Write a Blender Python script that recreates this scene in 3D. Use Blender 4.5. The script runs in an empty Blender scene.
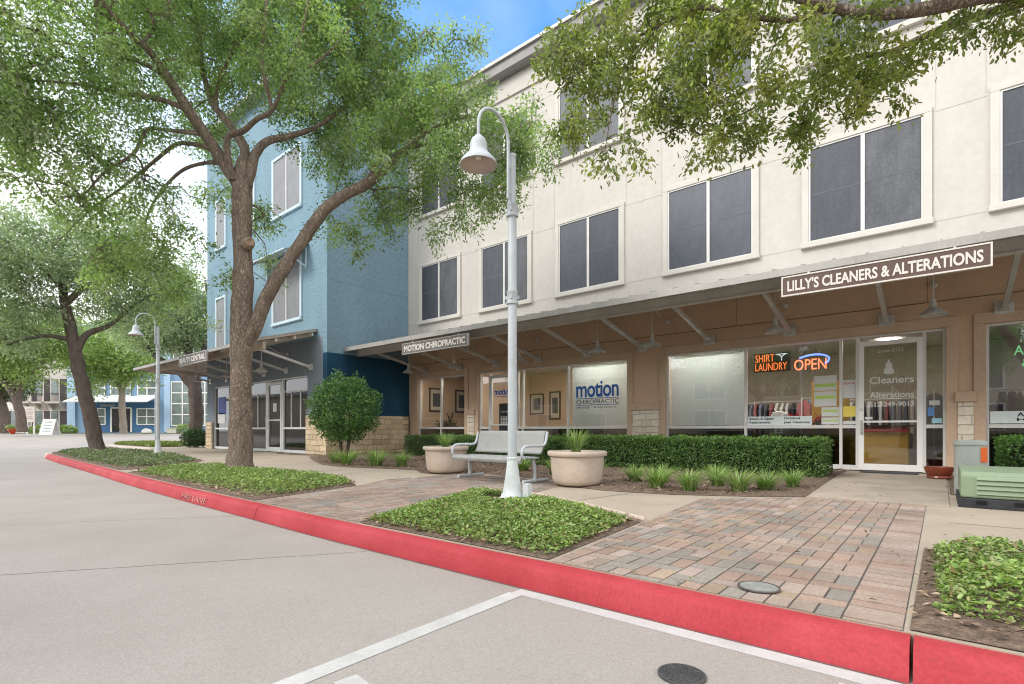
import bpy, bmesh, math, random
import numpy as np
from mathutils import Vector, Matrix, noise

random.seed(7)
RNG = np.random.default_rng(7)
SC = bpy.context.scene
COL = SC.collection
PI = math.pi
# ---------------------------------------------------------------- camera frame
YAW = math.radians(39.65)
S, C = math.sin(YAW), math.cos(YAW)
FPX = 517.0
CAMZ = 0.85          # sidewalk is z = 0, the road z = -0.15
ROAD = -0.15


def at(u, v, t):
    """world point seen at photo pixel (u, v) at depth t metres"""
    s = (u - 512) / FPX
    return Vector(((-S + C * s) * t, (C + S * s) * t, CAMZ + (430 - v) / FPX * t))


def rise(x, y):
    """the ground climbs gently far down the street"""
    w = -S * x + C * y
    k = min(1, max(0, (w - 25) / 21))
    return 0.62 * k * k * (3 - 2 * k)


# ---------------------------------------------------------------- materials
MATS = {}


def nodes_of(m):
    m.use_nodes = True
    nt = m.node_tree
    return nt, nt.nodes, nt.links, nt.nodes['Principled BSDF']


def mat(name, col, rough=0.7, metal=0.0, var=0.15, scale=3.0, bump=0.0, bscale=60.0, spec=0.35,
        streak=None, col2=None, detail=6, bdist=0.01, fine=14, fmix=None):
    """procedural paint / stone / metal: two noise layers tint the base colour, a third one bumps it"""
    if name in MATS:
        return MATS[name]
    m = bpy.data.materials.new(name)
    nt, N, L, b = nodes_of(m)
    tc = N.new('ShaderNodeTexCoord')
    mp = N.new('ShaderNodeMapping')
    L.new(tc.outputs['Object'], mp.inputs['Vector'])
    if streak:
        mp.inputs['Scale'].default_value = streak
    n1 = N.new('ShaderNodeTexNoise')
    n1.inputs['Scale'].default_value = scale
    n1.inputs['Detail'].default_value = detail
    n1.inputs['Roughness'].default_value = 0.65
    L.new(mp.outputs[0], n1.inputs['Vector'])
    cr = N.new('ShaderNodeValToRGB')
    c2 = col2 if col2 else tuple(min(1, c * (1 + var)) for c in col)
    c1 = tuple(c * (1 - var) for c in col)
    cr.color_ramp.elements[0].position = 0.3
    cr.color_ramp.elements[1].position = 0.7
    cr.color_ramp.elements[0].color = (*c1, 1)
    cr.color_ramp.elements[1].color = (*c2, 1)
    L.new(n1.outputs['Fac'], cr.inputs[0])
    n2 = N.new('ShaderNodeTexNoise')
    n2.inputs['Scale'].default_value = scale * fine
    n2.inputs['Detail'].default_value = 4
    L.new(tc.outputs['Object'], n2.inputs['Vector'])
    mx = N.new('ShaderNodeMix')
    mx.data_type = 'RGBA'
    mx.blend_type = 'OVERLAY'
    mx.inputs[0].default_value = fmix if fmix else min(0.6, var * 1.6)
    L.new(cr.outputs[0], mx.inputs[6])
    L.new(n2.outputs['Fac'], mx.inputs[7])
    L.new(mx.outputs[2], b.inputs['Base Color'])
    b.inputs['Roughness'].default_value = rough
    b.inputs['Metallic'].default_value = metal
    b.inputs['Specular IOR Level'].default_value = spec
    if bump:
        n3 = N.new('ShaderNodeTexNoise')
        n3.inputs['Scale'].default_value = bscale
        n3.inputs['Detail'].default_value = 5
        L.new(tc.outputs['Object'], n3.inputs['Vector'])
        bp = N.new('ShaderNodeBump')
        bp.inputs['Strength'].default_value = bump
        bp.inputs['Distance'].default_value = bdist
        L.new(n3.outputs['Fac'], bp.inputs['Height'])
        L.new(bp.outputs[0], b.inputs['Normal'])
    MATS[name] = m
    return m


def emit(name, col, strength):
    if name in MATS:
        return MATS[name]
    m = bpy.data.materials.new(name)
    nt, N, L, b = nodes_of(m)
    b.inputs['Base Color'].default_value = (*[c * 0.5 for c in col], 1)
    b.inputs['Emission Color'].default_value = (*col, 1)
    b.inputs['Emission Strength'].default_value = strength
    MATS[name] = m
    return m


def glass(name, tint=(0.9, 0.93, 0.92), refl=0.06):
    if name in MATS:
        return MATS[name]
    m = bpy.data.materials.new(name)
    m.use_nodes = True
    nt = m.node_tree
    N, L = nt.nodes, nt.links
    N.remove(N['Principled BSDF'])
    out = N['Material Output']
    tr = N.new('ShaderNodeBsdfTransparent')
    tr.inputs[0].default_value = (*tint, 1)
    gl = N.new('ShaderNodeBsdfGlossy')
    gl.inputs['Roughness'].default_value = 0.012
    lw = N.new('ShaderNodeLayerWeight')
    lw.inputs['Blend'].default_value = 0.35
    md = N.new('ShaderNodeMath')
    md.operation = 'MULTIPLY_ADD'
    md.inputs[1].default_value = 0.7
    md.inputs[2].default_value = refl
    md.use_clamp = True
    L.new(lw.outputs['Fresnel'], md.inputs[0])
    nz = N.new('ShaderNodeTexNoise')
    nz.inputs['Scale'].default_value = 0.7
    tc = N.new('ShaderNodeTexCoord')
    L.new(tc.outputs['Object'], nz.inputs['Vector'])
    bp = N.new('ShaderNodeBump')
    bp.inputs['Strength'].default_value = 0.05
    bp.inputs['Distance'].default_value = 0.02
    L.new(nz.outputs['Fac'], bp.inputs['Height'])
    L.new(bp.outputs[0], gl.inputs['Normal'])
    mx = N.new('ShaderNodeMixShader')
    L.new(md.outputs[0], mx.inputs[0])
    L.new(tr.outputs[0], mx.inputs[1])
    L.new(gl.outputs[0], mx.inputs[2])
    L.new(mx.outputs[0], out.inputs[0])
    MATS[name] = m
    return m


def attr_mat(name, rough=0.5, transl=0.35, spec=0.3, bump=0.0, bscale=80, speck=0.0):
    """takes its colour from a per-leaf or per-brick colour attribute"""
    if name in MATS:
        return MATS[name]
    m = bpy.data.materials.new(name)
    nt, N, L, b = nodes_of(m)
    a = N.new('ShaderNodeVertexColor')
    a.layer_name = 'tint'
    src = a.outputs['Color']
    if speck:
        tc = N.new('ShaderNodeTexCoord')
        n = N.new('ShaderNodeTexNoise')
        n.inputs['Scale'].default_value = 45
        n.inputs['Detail'].default_value = 8
        n.inputs['Roughness'].default_value = 0.7
        L.new(tc.outputs['Object'], n.inputs['Vector'])
        mx = N.new('ShaderNodeMix')
        mx.data_type = 'RGBA'
        mx.blend_type = 'OVERLAY'
        mx.inputs[0].default_value = speck
        L.new(src, mx.inputs[6])
        L.new(n.outputs['Fac'], mx.inputs[7])
        n4 = N.new('ShaderNodeTexNoise')
        n4.inputs['Scale'].default_value = 1.3
        n4.inputs['Detail'].default_value = 5
        L.new(tc.outputs['Object'], n4.inputs['Vector'])
        mx2 = N.new('ShaderNodeMix')
        mx2.data_type = 'RGBA'
        mx2.blend_type = 'OVERLAY'
        mx2.inputs[0].default_value = speck * 0.9
        L.new(mx.outputs[2], mx2.inputs[6])
        L.new(n4.outputs['Fac'], mx2.inputs[7])
        src = mx2.outputs[2]
    L.new(src, b.inputs['Base Color'])
    b.inputs['Roughness'].default_value = rough
    b.inputs['Specular IOR Level'].default_value = spec
    if bump:
        tc = N.new('ShaderNodeTexCoord')
        n = N.new('ShaderNodeTexNoise')
        n.inputs['Scale'].default_value = bscale
        L.new(tc.outputs['Object'], n.inputs['Vector'])
        bp = N.new('ShaderNodeBump')
        bp.inputs['Strength'].default_value = bump
        bp.inputs['Distance'].default_value = 0.006
        L.new(n.outputs['Fac'], bp.inputs['Height'])
        L.new(bp.outputs[0], b.inputs['Normal'])
    if transl:
        t = N.new('ShaderNodeBsdfTranslucent')
        g = N.new('ShaderNodeMix')
        g.data_type = 'RGBA'
        g.blend_type = 'MULTIPLY'
        g.inputs[0].default_value = 1
        g.inputs[7].default_value = (1.18, 1.32, 0.76, 1)
        L.new(src, g.inputs[6])
        L.new(g.outputs[2], t.inputs[0])
        mx = N.new('ShaderNodeMixShader')
        mx.inputs[0].default_value = transl
        L.new(b.outputs[0], mx.inputs[1])
        L.new(t.outputs[0], mx.inputs[2])
        L.new(mx.outputs[0], N['Material Output'].inputs[0])
    MATS[name] = m
    return m


def bark(name, c1, c2):
    m = bpy.data.materials.new(name)
    nt, N, L, b = nodes_of(m)
    tc = N.new('ShaderNodeTexCoord')
    mp = N.new('ShaderNodeMapping')
    mp.inputs['Scale'].default_value = (1, 1, 0.3)
    L.new(tc.outputs['Object'], mp.inputs[0])
    v = N.new('ShaderNodeTexVoronoi')
    v.inputs['Scale'].default_value = 44
    v.feature = 'DISTANCE_TO_EDGE'
    n = N.new('ShaderNodeTexNoise')
    n.inputs['Scale'].default_value = 9
    n.inputs['Detail'].default_value = 9
    n.inputs['Roughness'].default_value = 0.7
    L.new(mp.outputs[0], n.inputs[0])
    ad = N.new('ShaderNodeMix')
    ad.data_type = 'RGBA'
    ad.inputs[0].default_value = 0.12
    L.new(mp.outputs[0], ad.inputs[6])
    L.new(n.outputs['Color'], ad.inputs[7])
    L.new(ad.outputs[2], v.inputs['Vector'])
    cr = N.new('ShaderNodeValToRGB')
    cr.color_ramp.elements[0].position = 0.25
    cr.color_ramp.elements[1].position = 0.75
    cr.color_ramp.elements[0].color = (*c1, 1)
    cr.color_ramp.elements[1].color = (*c2, 1)
    L.new(n.outputs['Fac'], cr.inputs[0])
    mu = N.new('ShaderNodeMix')
    mu.data_type = 'RGBA'
    mu.blend_type = 'MULTIPLY'
    mu.inputs[0].default_value = 0.55
    r2 = N.new('ShaderNodeValToRGB')
    r2.color_ramp.elements[0].position = 0.0
    r2.color_ramp.elements[0].color = (0.35, 0.3, 0.27, 1)
    r2.color_ramp.elements[1].position = 0.18
    L.new(v.outputs['Distance'], r2.inputs[0])
    L.new(cr.outputs[0], mu.inputs[6])
    L.new(r2.outputs[0], mu.inputs[7])
    L.new(mu.outputs[2], b.inputs['Base Color'])
    b.inputs['Roughness'].default_value = 0.9
    b.inputs['Specular IOR Level'].default_value = 0.15
    sm = N.new('ShaderNodeMath')
    sm.operation = 'ADD'
    L.new(r2.outputs[0], sm.inputs[0])
    L.new(n.outputs['Fac'], sm.inputs[1])
    bp = N.new('ShaderNodeBump')
    bp.inputs['Strength'].default_value = 0.9
    bp.inputs['Distance'].default_value = 0.02
    L.new(sm.outputs[0], bp.inputs['Height'])
    L.new(bp.outputs[0], b.inputs['Normal'])
    return m


def stone_mat(name, cols, mortar, w=0.42, h=0.2, axis='XZ'):
    """rough ashlar limestone"""
    if name in MATS:
        return MATS[name]
    m = bpy.data.materials.new(name)
    nt, N, L, b = nodes_of(m)
    tc = N.new('ShaderNodeTexCoord')
    sx = N.new('ShaderNodeSeparateXYZ')
    L.new(tc.outputs['Object'], sx.inputs[0])
    cm = N.new('ShaderNodeCombineXYZ')
    ad = N.new('ShaderNodeMath')
    ad.operation = 'ADD'
    L.new(sx.outputs['X'], ad.inputs[0])
    L.new(sx.outputs['Y'], ad.inputs[1])
    L.new(ad.outputs[0], cm.inputs['X'])
    L.new(sx.outputs['Z'], cm.inputs['Y'])
    n0 = N.new('ShaderNodeTexNoise')
    n0.inputs['Scale'].default_value = 3.5
    L.new(tc.outputs['Object'], n0.inputs['Vector'])
    va = N.new('ShaderNodeVectorMath')
    va.operation = 'MULTIPLY_ADD'
    va.inputs[1].default_value = (0.09, 0.09, 0)
    L.new(n0.outputs['Color'], va.inputs[0])
    L.new(cm.outputs[0], va.inputs[2])
    br = N.new('ShaderNodeTexBrick')
    br.inputs['Scale'].default_value = 1
    br.inputs['Brick Width'].default_value = w
    br.inputs['Row Height'].default_value = h
    br.inputs['Mortar Size'].default_value = 0.009
    br.inputs['Mortar Smooth'].default_value = 0.3
    br.offset_frequency = 2
    br.squash = 0.7
    br.squash_frequency = 3
    br.inputs['Color1'].default_value = (*cols[0], 1)
    br.inputs['Color2'].default_value = (*cols[1], 1)
    br.inputs['Mortar'].default_value = (*mortar, 1)
    L.new(va.outputs[0], br.inputs['Vector'])
    n = N.new('ShaderNodeTexNoise')
    n.inputs['Scale'].default_value = 11
    n.inputs['Detail'].default_value = 9
    n.inputs['Roughness'].default_value = 0.7
    L.new(tc.outputs['Object'], n.inputs['Vector'])
    mx = N.new('ShaderNodeMix')
    mx.data_type = 'RGBA'
    mx.blend_type = 'OVERLAY'
    mx.inputs[0].default_value = 0.6
    L.new(br.outputs['Color'], mx.inputs[6])
    L.new(n.outputs['Fac'], mx.inputs[7])
    L.new(mx.outputs[2], b.inputs['Base Color'])
    b.inputs['Roughness'].default_value = 0.9
    sb = N.new('ShaderNodeMath')
    sb.operation = 'MULTIPLY_ADD'
    sb.inputs[1].default_value = -1.5
    L.new(br.outputs['Fac'], sb.inputs[0])
    L.new(n.outputs['Fac'], sb.inputs[2])
    bp = N.new('ShaderNodeBump')
    bp.inputs['Strength'].default_value = 0.9
    bp.inputs['Distance'].default_value = 0.03
    L.new(sb.outputs[0], bp.inputs['Height'])
    L.new(bp.outputs[0], b.inputs['Normal'])
    MATS[name] = m
    return m


# ---------------------------------------------------------------- object helpers
WM = {}


def tag(o, label=None, cat=None, group=None, kind=None):
    if label:
        o['label'] = label
    if cat:
        o['category'] = cat
    if group:
        o['group'] = group
    if kind:
        o['kind'] = kind
    return o


def empty(name, loc, label, cat, rz=0.0, group=None):
    o = bpy.data.objects.new(name, None)
    o.empty_display_size = 0.2
    COL.objects.link(o)
    o.location = loc
    o.rotation_euler = (0, 0, rz)
    WM[o.name] = Matrix.Translation(Vector(loc)) @ Matrix.Rotation(rz, 4, 'Z')
    tag(o, label, cat, group)
    return o


def link_mesh(name, me, m, parent=None, origin=None, smooth=False):
    o = bpy.data.objects.new(name, me)
    COL.objects.link(o)
    if m:
        me.materials.append(m)
    if parent is not None:
        inv = WM[parent.name].inverted()
        if origin is not None:
            me.transform(Matrix.Translation(-Vector(origin)))
            loc = inv @ Vector(origin)
            o.location = loc
            r = inv.to_3x3().to_4x4()
            me.transform(r)
            WM[o.name] = WM[parent.name] @ Matrix.Translation(loc)
        else:
            me.transform(inv)
            WM[o.name] = WM[parent.name].copy()
        o.parent = parent
    else:
        og = Vector(origin) if origin is not None else Vector((0, 0, 0))
        me.transform(Matrix.Translation(-og))
        o.location = og
        WM[o.name] = Matrix.Translation(og)
    if smooth:
        me.polygons.foreach_set('use_smooth', [True] * len(me.polygons))
    return o


class MB:
    """collects simple solids in world coordinates and links them as one mesh"""

    def __init__(s):
        s.v, s.f, s.c, s.m, s.slot = [], [], [], [], 0

    def add(s, vs, fs, col=None):
        o = len(s.v)
        s.v += [tuple(p) for p in vs]
        s.f += [tuple(i + o for i in f) for f in fs]
        s.m += [s.slot] * len(fs)
        if col is not None:
            s.c += [col] * len(vs)
        return s

    def box(s, x0, y0, z0, x1, y1, z1, col=None):
        vs = [(x0, y0, z0), (x1, y0, z0), (x1, y1, z0), (x0, y1, z0), (x0, y0, z1), (x1, y0, z1), (x1, y1, z1), (x0, y1, z1)]
        return s.add(vs, [(3, 2, 1, 0), (4, 5, 6, 7), (0, 1, 5, 4), (1, 2, 6, 5), (2, 3, 7, 6), (3, 0, 4, 7)], col)

    def bar(s, p, q, w, h, up=(0, 0, 1)):
        p, q = Vector(p), Vector(q)
        d = (q - p).normalized()
        up = Vector(up)
        if abs(d.dot(up)) > 0.98:
            up = Vector((0, 1, 0))
        a = d.cross(up).normalized() * w / 2
        b = a.cross(d).normalized() * h / 2
        vs = [p - a - b, p + a - b, p + a + b, p - a + b, q - a - b, q + a - b, q + a + b, q - a + b]
        return s.add(vs, [(3, 2, 1, 0), (4, 5, 6, 7), (0, 1, 5, 4), (1, 2, 6, 5), (2, 3, 7, 6), (3, 0, 4, 7)])

    def prism(s, poly, z0, z1, col=None):
        n = len(poly)
        vs = [(x, y, z0) for x, y in poly] + [(x, y, z1) for x, y in poly]
        fs = [tuple(range(n - 1, -1, -1)), tuple(range(n, 2 * n))]
        fs += [(i, (i + 1) % n, n + (i + 1) % n, n + i) for i in range(n)]
        return s.add(vs, fs, col)

    def yprism(s, poly, y0, y1):
        """polygon in x, z pulled along y"""
        n = len(poly)
        vs = [(x, y0, z) for x, z in poly] + [(x, y1, z) for x, z in poly]
        fs = [tuple(range(n)), tuple(range(2 * n - 1, n - 1, -1))]
        fs += [(i, n + i, n + (i + 1) % n, (i + 1) % n) for i in range(n)]
        return s.add(vs, fs)

    def xprism(s, poly, x0, x1):
        """polygon in y, z pulled along x"""
        n = len(poly)
        vs = [(x0, y, z) for y, z in poly] + [(x1, y, z) for y, z in poly]
        fs = [tuple(range(n - 1, -1, -1)), tuple(range(n, 2 * n))]
        fs += [(i, (i + 1) % n, n + (i + 1) % n, n + i) for i in range(n)]
        return s.add(vs, fs)

    def tube(s, pts, rad, n=8, caps=True, wob=0.0, seed=0):
        pts = [Vector(p) for p in pts]
        if not hasattr(rad, '__len__'):
            rad = [rad] * len(pts)
        k = len(pts)
        vs = []
        nrm = None
        for i in range(k):
            d = (pts[min(i + 1, k - 1)] - pts[max(i - 1, 0)]).normalized()
            if nrm is None:
                nrm = d.orthogonal().normalized()
            nrm = (nrm - d * nrm.dot(d)).normalized()
            bn = d.cross(nrm)
            for j in range(n):
                a = 2 * PI * j / n
                r = rad[i]
                if wob:
                    q = pts[i] + (nrm * math.cos(a) + bn * math.sin(a)) * r
                    r *= 1 + wob * noise.noise(q * 3.0 + Vector((seed, 0, 0))) + wob * 0.5 * noise.noise(q * 11.0)
                vs.append(pts[i] + (nrm * math.cos(a) + bn * math.sin(a)) * r)
        fs = [(i * n + j, i * n + (j + 1) % n, (i + 1) * n + (j + 1) % n, (i + 1) * n + j) for i in range(k - 1) for j in range(n)]
        if caps:
            fs += [tuple(range(n - 1, -1, -1)), tuple(range((k - 1) * n, k * n))]
        return s.add(vs, fs)

    def lathe(s, prof, n=24, c=(0, 0, 0), cap=True):
        vs = [(c[0] + r * math.cos(2 * PI * j / n), c[1] + r * math.sin(2 * PI * j / n), c[2] + z) for r, z in prof for j in range(n)]
        k = len(prof)
        fs = [(i * n + j, i * n + (j + 1) % n, (i + 1) * n + (j + 1) % n, (i + 1) * n + j) for i in range(k - 1) for j in range(n)]
        if cap:
            fs += [tuple(range(n - 1, -1, -1)), tuple(range((k - 1) * n, k * n))]
        return s.add(vs, fs)

    def build(s, name, m, parent=None, origin=None, smooth=False, bevel=0.0, M=None, extra=None):
        me = bpy.data.meshes.new(name)
        me.from_pydata(s.v, [], s.f)
        if M is not None:
            me.transform(M)
        if s.c:
            a = me.color_attributes.new('tint', 'FLOAT_COLOR', 'POINT')
            a.data.foreach_set('color', np.array([(*c, 1) for c in s.c], np.float32).ravel())
        me.update()
        o = link_mesh(name, me, m, parent, origin, smooth)
        if extra:
            me.materials.append(extra)
            me.polygons.foreach_set('material_index', s.m)
        if bevel:
            b = o.modifiers.new('bevel', 'BEVEL')
            b.width = bevel
            b.segments = 2
            b.limit_method = 'ANGLE'
            b.angle_limit = math.radians(40)
        if smooth:
            try:
                me.set_sharp_from_angle(angle=math.radians(42))
            except Exception:
                pass
        return o


def spline(pts, sub=6):
    """Catmull-Rom through tuples of any length"""
    P = [np.array(p, float) for p in pts]
    if len(P) < 3:
        return [P[0] + (P[-1] - P[0]) * i / sub for i in range(sub + 1)]
    P = [2 * P[0] - P[1]] + P + [2 * P[-1] - P[-2]]
    out = []
    for i in range(1, len(P) - 2):
        a, b, c, d = P[i - 1:i + 3]
        for j in range(sub):
            t = j / sub
            out.append(0.5 * (2 * b + (c - a) * t + (2 * a - 5 * b + 4 * c - d) * t * t + (3 * b - a - 3 * c + d) * t ** 3))
    out.append(P[-2])
    return out


def text(name, body, m, parent, origin, xdir, zdir, width, height, depth=0.006, bold=0.0, space=1.0):
    """lettering fitted into width x height, lower left corner at origin, as a mesh part"""
    cu = bpy.data.curves.new(name, 'FONT')
    cu.body = body
    cu.size = 1
    cu.space_character = space
    cu.offset = bold
    cu.extrude = 0.01
    cu.resolution_u = 3
    ob = bpy.data.objects.new(name, cu)
    COL.objects.link(ob)
    bpy.context.view_layer.update()
    dg = bpy.context.evaluated_depsgraph_get()
    me = bpy.data.meshes.new_from_object(ob.evaluated_get(dg))
    bpy.data.objects.remove(ob)
    bpy.data.curves.remove(cu)
    n = len(me.vertices)
    co = np.empty(n * 3)
    me.vertices.foreach_get('co', co)
    co = co.reshape(-1, 3)
    lo, hi = co.min(0), co.max(0)
    co = (co - lo) / np.maximum(hi - lo, 1e-6)
    X, Z = np.array(xdir, float), np.array(zdir, float)
    X /= np.linalg.norm(X)
    Z /= np.linalg.norm(Z)
    Nn = np.cross(X, Z)
    w = np.array(origin) + co[:, :1] * width * X + co[:, 1:2] * height * Z + co[:, 2:] * depth * Nn
    me.vertices.foreach_set('co', w.ravel())
    me.name = name
    me.materials.clear()
    me.update()
    return link_mesh(name, me, m, parent)


def leaf_mesh(name, m, parent, Cn, D, Nn, Ln, Wd, col, shape=4, origin=None, kind=None):
    N = len(Cn)
    D = D / np.maximum(np.linalg.norm(D, axis=1, keepdims=True), 1e-6)
    sd = np.cross(D, Nn)
    sd /= np.maximum(np.linalg.norm(sd, axis=1, keepdims=True), 1e-6)
    nn = np.cross(sd, D)
    Ln, Wd = Ln[:, None], Wd[:, None]
    if shape == 4:
        V = np.stack([Cn, Cn + .5 * Ln * D + .5 * Wd * sd + .16 * Wd * nn, Cn + Ln * D, Cn + .5 * Ln * D - .5 * Wd * sd + .16 * Wd * nn], 1)
        idx = np.array([0, 1, 2, 0, 2, 3])
        tot = [3, 3]
        k = 4
    else:
        V = np.stack([Cn, Cn + .3 * Ln * D + .5 * Wd * sd + .14 * Wd * nn, Cn + .72 * Ln * D + .42 * Wd * sd + .12 * Wd * nn,
                      Cn + Ln * D - .1 * Ln * nn, Cn + .72 * Ln * D - .42 * Wd * sd + .12 * Wd * nn, Cn + .3 * Ln * D - .5 * Wd * sd + .14 * Wd * nn], 1)
        idx = np.array([0, 1, 2, 3, 0, 3, 4, 5])
        tot = [4, 4]
        k = 6
    me = bpy.data.meshes.new(name)
    me.vertices.add(N * k)
    me.vertices.foreach_set('co', V.reshape(-1).astype(np.float32))
    li = (np.arange(N)[:, None] * k + idx[None]).reshape(-1)
    me.loops.add(len(li))
    me.loops.foreach_set('vertex_index', li.astype(np.int32))
    pt = np.tile(np.array(tot), N)
    me.polygons.add(len(pt))
    me.polygons.foreach_set('loop_start', (np.cumsum(pt) - pt).astype(np.int32))
    me.polygons.foreach_set('loop_total', pt.astype(np.int32))
    me.update(calc_edges=True)
    a = me.color_attributes.new('tint', 'FLOAT_COLOR', 'POINT')
    cc = np.repeat(np.concatenate([np.clip(col, 0.002, 1), np.ones((N, 1))], 1), k, 0)
    a.data.foreach_set('color', cc.astype(np.float32).ravel())
    o = link_mesh(name, me, m, parent, origin)
    if kind:
        o['kind'] = kind
    return o


def rnd_unit(n):
    v = RNG.normal(size=(n, 3))
    return v / np.linalg.norm(v, axis=1, keepdims=True)


def pick(pal, n, jit=0.18):
    pal = np.array(pal)
    a = pal[RNG.integers(0, len(pal), n)]
    b = pal[RNG.integers(0, len(pal), n)]
    t = RNG.random((n, 1))
    return (a * t + b * (1 - t)) * (1 + jit * RNG.normal(size=(n, 1)))


# ---------------------------------------------------------------- the palette
M_road = mat('road_concrete', (0.35, 0.315, 0.286), 0.85, var=0.09, scale=0.45, bump=0.3, bscale=170, bdist=0.004, col2=(0.39, 0.357, 0.328), fine=260, fmix=0.35, detail=9)
M_walk = mat('walk_concrete', (0.40, 0.335, 0.265), 0.88, var=0.13, scale=1.2, bump=0.25, bscale=120, bdist=0.004, fine=110, fmix=0.4, detail=9)
M_slab = mat('slab_concrete', (0.38, 0.32, 0.255), 0.88, var=0.22, scale=1.3, bump=0.25, bscale=120, bdist=0.004, fine=110, fmix=0.4, detail=9)
M_red = mat('red_kerb_paint', (0.45, 0.036, 0.044), 0.68, var=0.17, scale=1.6, fine=40, fmix=0.3, bump=0.35, bscale=35, bdist=0.006, col2=(0.50, 0.062, 0.078))
M_kerb = mat('kerb_concrete', (0.5, 0.42, 0.38), 0.85, var=0.15, scale=2, bump=0.2)
M_line = mat('road_line_paint', (0.53, 0.52, 0.505), 0.8, var=0.16, scale=3, fine=60, fmix=0.4, bump=0.2, bscale=150, bdist=0.003)
M_joint = mat('joint_filler', (0.12, 0.105, 0.095), 0.95, var=0.3, scale=8)
M_mulch = mat('mulch', (0.19, 0.135, 0.10), 0.95, var=0.55, scale=22, bump=1.0, bscale=50, bdist=0.03)
M_cream = mat('cream_stucco', (0.55, 0.52, 0.48), 0.9, var=0.07, scale=0.6, bump=0.3, bscale=140, bdist=0.005, streak=(1, 1, 0.25), spec=0.2)
M_trim = mat('cream_trim', (0.585, 0.555, 0.51), 0.85, var=0.06, scale=1.5, bump=0.2, bscale=150, bdist=0.004, spec=0.2)
M_brown = mat('brown_stucco', (0.60, 0.42, 0.295), 0.9, var=0.10, scale=1.0, bump=0.3, bscale=120, bdist=0.005, spec=0.2)
M_brown2 = mat('brown_trim', (0.54, 0.39, 0.285), 0.88, var=0.10, scale=1.2, bump=0.25, bscale=130, bdist=0.004, spec=0.2)
M_blue = mat('blue_stucco', (0.19, 0.292, 0.36), 0.85, var=0.10, scale=0.9, bump=0.8, bscale=9, bdist=0.04, spec=0.2, streak=(1, 1, 0.5))
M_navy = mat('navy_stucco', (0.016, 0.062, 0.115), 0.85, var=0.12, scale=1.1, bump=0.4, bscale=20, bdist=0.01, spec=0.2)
M_slate = mat('slate_stucco', (0.19, 0.225, 0.265), 0.88, var=0.10, scale=1.1, bump=0.3, bscale=60, bdist=0.008, spec=0.2)
M_blueTrim = mat('blue_trim', (0.50, 0.62, 0.70), 0.8, var=0.06, scale=2)
M_alu = mat('white_aluminium', (0.62, 0.61, 0.59), 0.45, var=0.06, scale=3, spec=0.5)
M_white = mat('white_paint', (0.76, 0.75, 0.73), 0.55, var=0.05, scale=3)
M_screen = mat('dark_window_screen', (0.058, 0.064, 0.08), 0.5, var=0.2, scale=1.0, streak=(2.5, 1, 0.5), spec=0.35, col2=(0.085, 0.092, 0.112), detail=9)
SCREENS = [M_screen, mat('dusty_window_screen', (0.075, 0.08, 0.093), 0.5, var=0.28, scale=1.4, streak=(2.0, 1, 0.6), spec=0.4, col2=(0.125, 0.13, 0.145), detail=9),
           mat('blue_window_screen', (0.05, 0.058, 0.08), 0.42, var=0.2, scale=0.8, streak=(1.5, 1, 0.8), spec=0.45, col2=(0.08, 0.09, 0.118), detail=9)]
M_screenG = mat('grey_window_screen', (0.20, 0.205, 0.22), 0.55, var=0.14, scale=1.2, spec=0.4)
M_tin = mat('canopy_tin', (0.36, 0.345, 0.325), 0.5, metal=0.25, var=0.12, scale=2.0, spec=0.5)
M_beam = mat('canopy_beam_paint', (0.56, 0.53, 0.485), 0.6, var=0.12, scale=2)
M_soffit = mat('canopy_soffit', (0.46, 0.38, 0.32), 0.7, var=0.12, scale=2)
M_galv = mat('galvanised_steel', (0.56, 0.55, 0.53), 0.45, metal=0.3, var=0.14, scale=6, spec=0.5)
M_pole = mat('lamp_pole_paint', (0.47, 0.50, 0.525), 0.5, var=0.10, scale=4, spec=0.45, bump=0.08, bscale=40)
M_poleW = mat('lamp_base_paint', (0.60, 0.635, 0.635), 0.55, var=0.12, scale=5, spec=0.4, bump=0.1, bscale=40)
M_shadeIn = mat('lamp_inside', (0.55, 0.45, 0.39), 0.5, var=0.08, scale=4)
M_sign = mat('sign_brown', (0.125, 0.08, 0.066), 0.6, var=0.10, scale=3)
M_signG = mat('sign_grey', (0.16, 0.145, 0.135), 0.6, var=0.10, scale=3)
M_signL = mat('sign_lettering', (0.70, 0.655, 0.615), 0.6, var=0.03, scale=5)
M_bench = mat('bench_coating', (0.30, 0.30, 0.293), 0.55, var=0.08, scale=5, spec=0.35, bump=0.3, bscale=220, bdist=0.003)
M_pot = mat('planter_concrete', (0.52, 0.43, 0.355), 0.85, var=0.13, scale=3.2, bump=0.25, bscale=90, bdist=0.004)
M_soil = mat('soil', (0.06, 0.042, 0.03), 0.95, var=0.4, scale=14, bump=0.8, bscale=60)
M_green = mat('transformer_green', (0.235, 0.305, 0.20), 0.5, var=0.08, scale=3, spec=0.4)
M_black = mat('black_plastic', (0.035, 0.037, 0.043), 0.65, var=0.3, scale=7)
M_pedestal = mat('pedestal_grey', (0.40, 0.43, 0.40), 0.6, var=0.08, scale=3)
M_orange = mat('orange_sticker', (0.75, 0.14, 0.03), 0.6, var=0.08, scale=4)
M_terra = mat('glazed_terracotta', (0.21, 0.045, 0.02), 0.3, var=0.25, scale=6, spec=0.5)
M_iron = mat('cast_iron', (0.10, 0.10, 0.10), 0.65, metal=0.4, var=0.25, scale=10, bump=0.5, bscale=90)
M_stoneW = stone_mat('white_limestone', [(0.80, 0.72, 0.60), (0.66, 0.57, 0.45)], (0.50, 0.43, 0.35), 0.36, 0.165)
M_stoneB = stone_mat('tan_limestone', [(0.70, 0.57, 0.40), (0.50, 0.385, 0.25)], (0.36, 0.28, 0.2), 0.40, 0.185)
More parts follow.
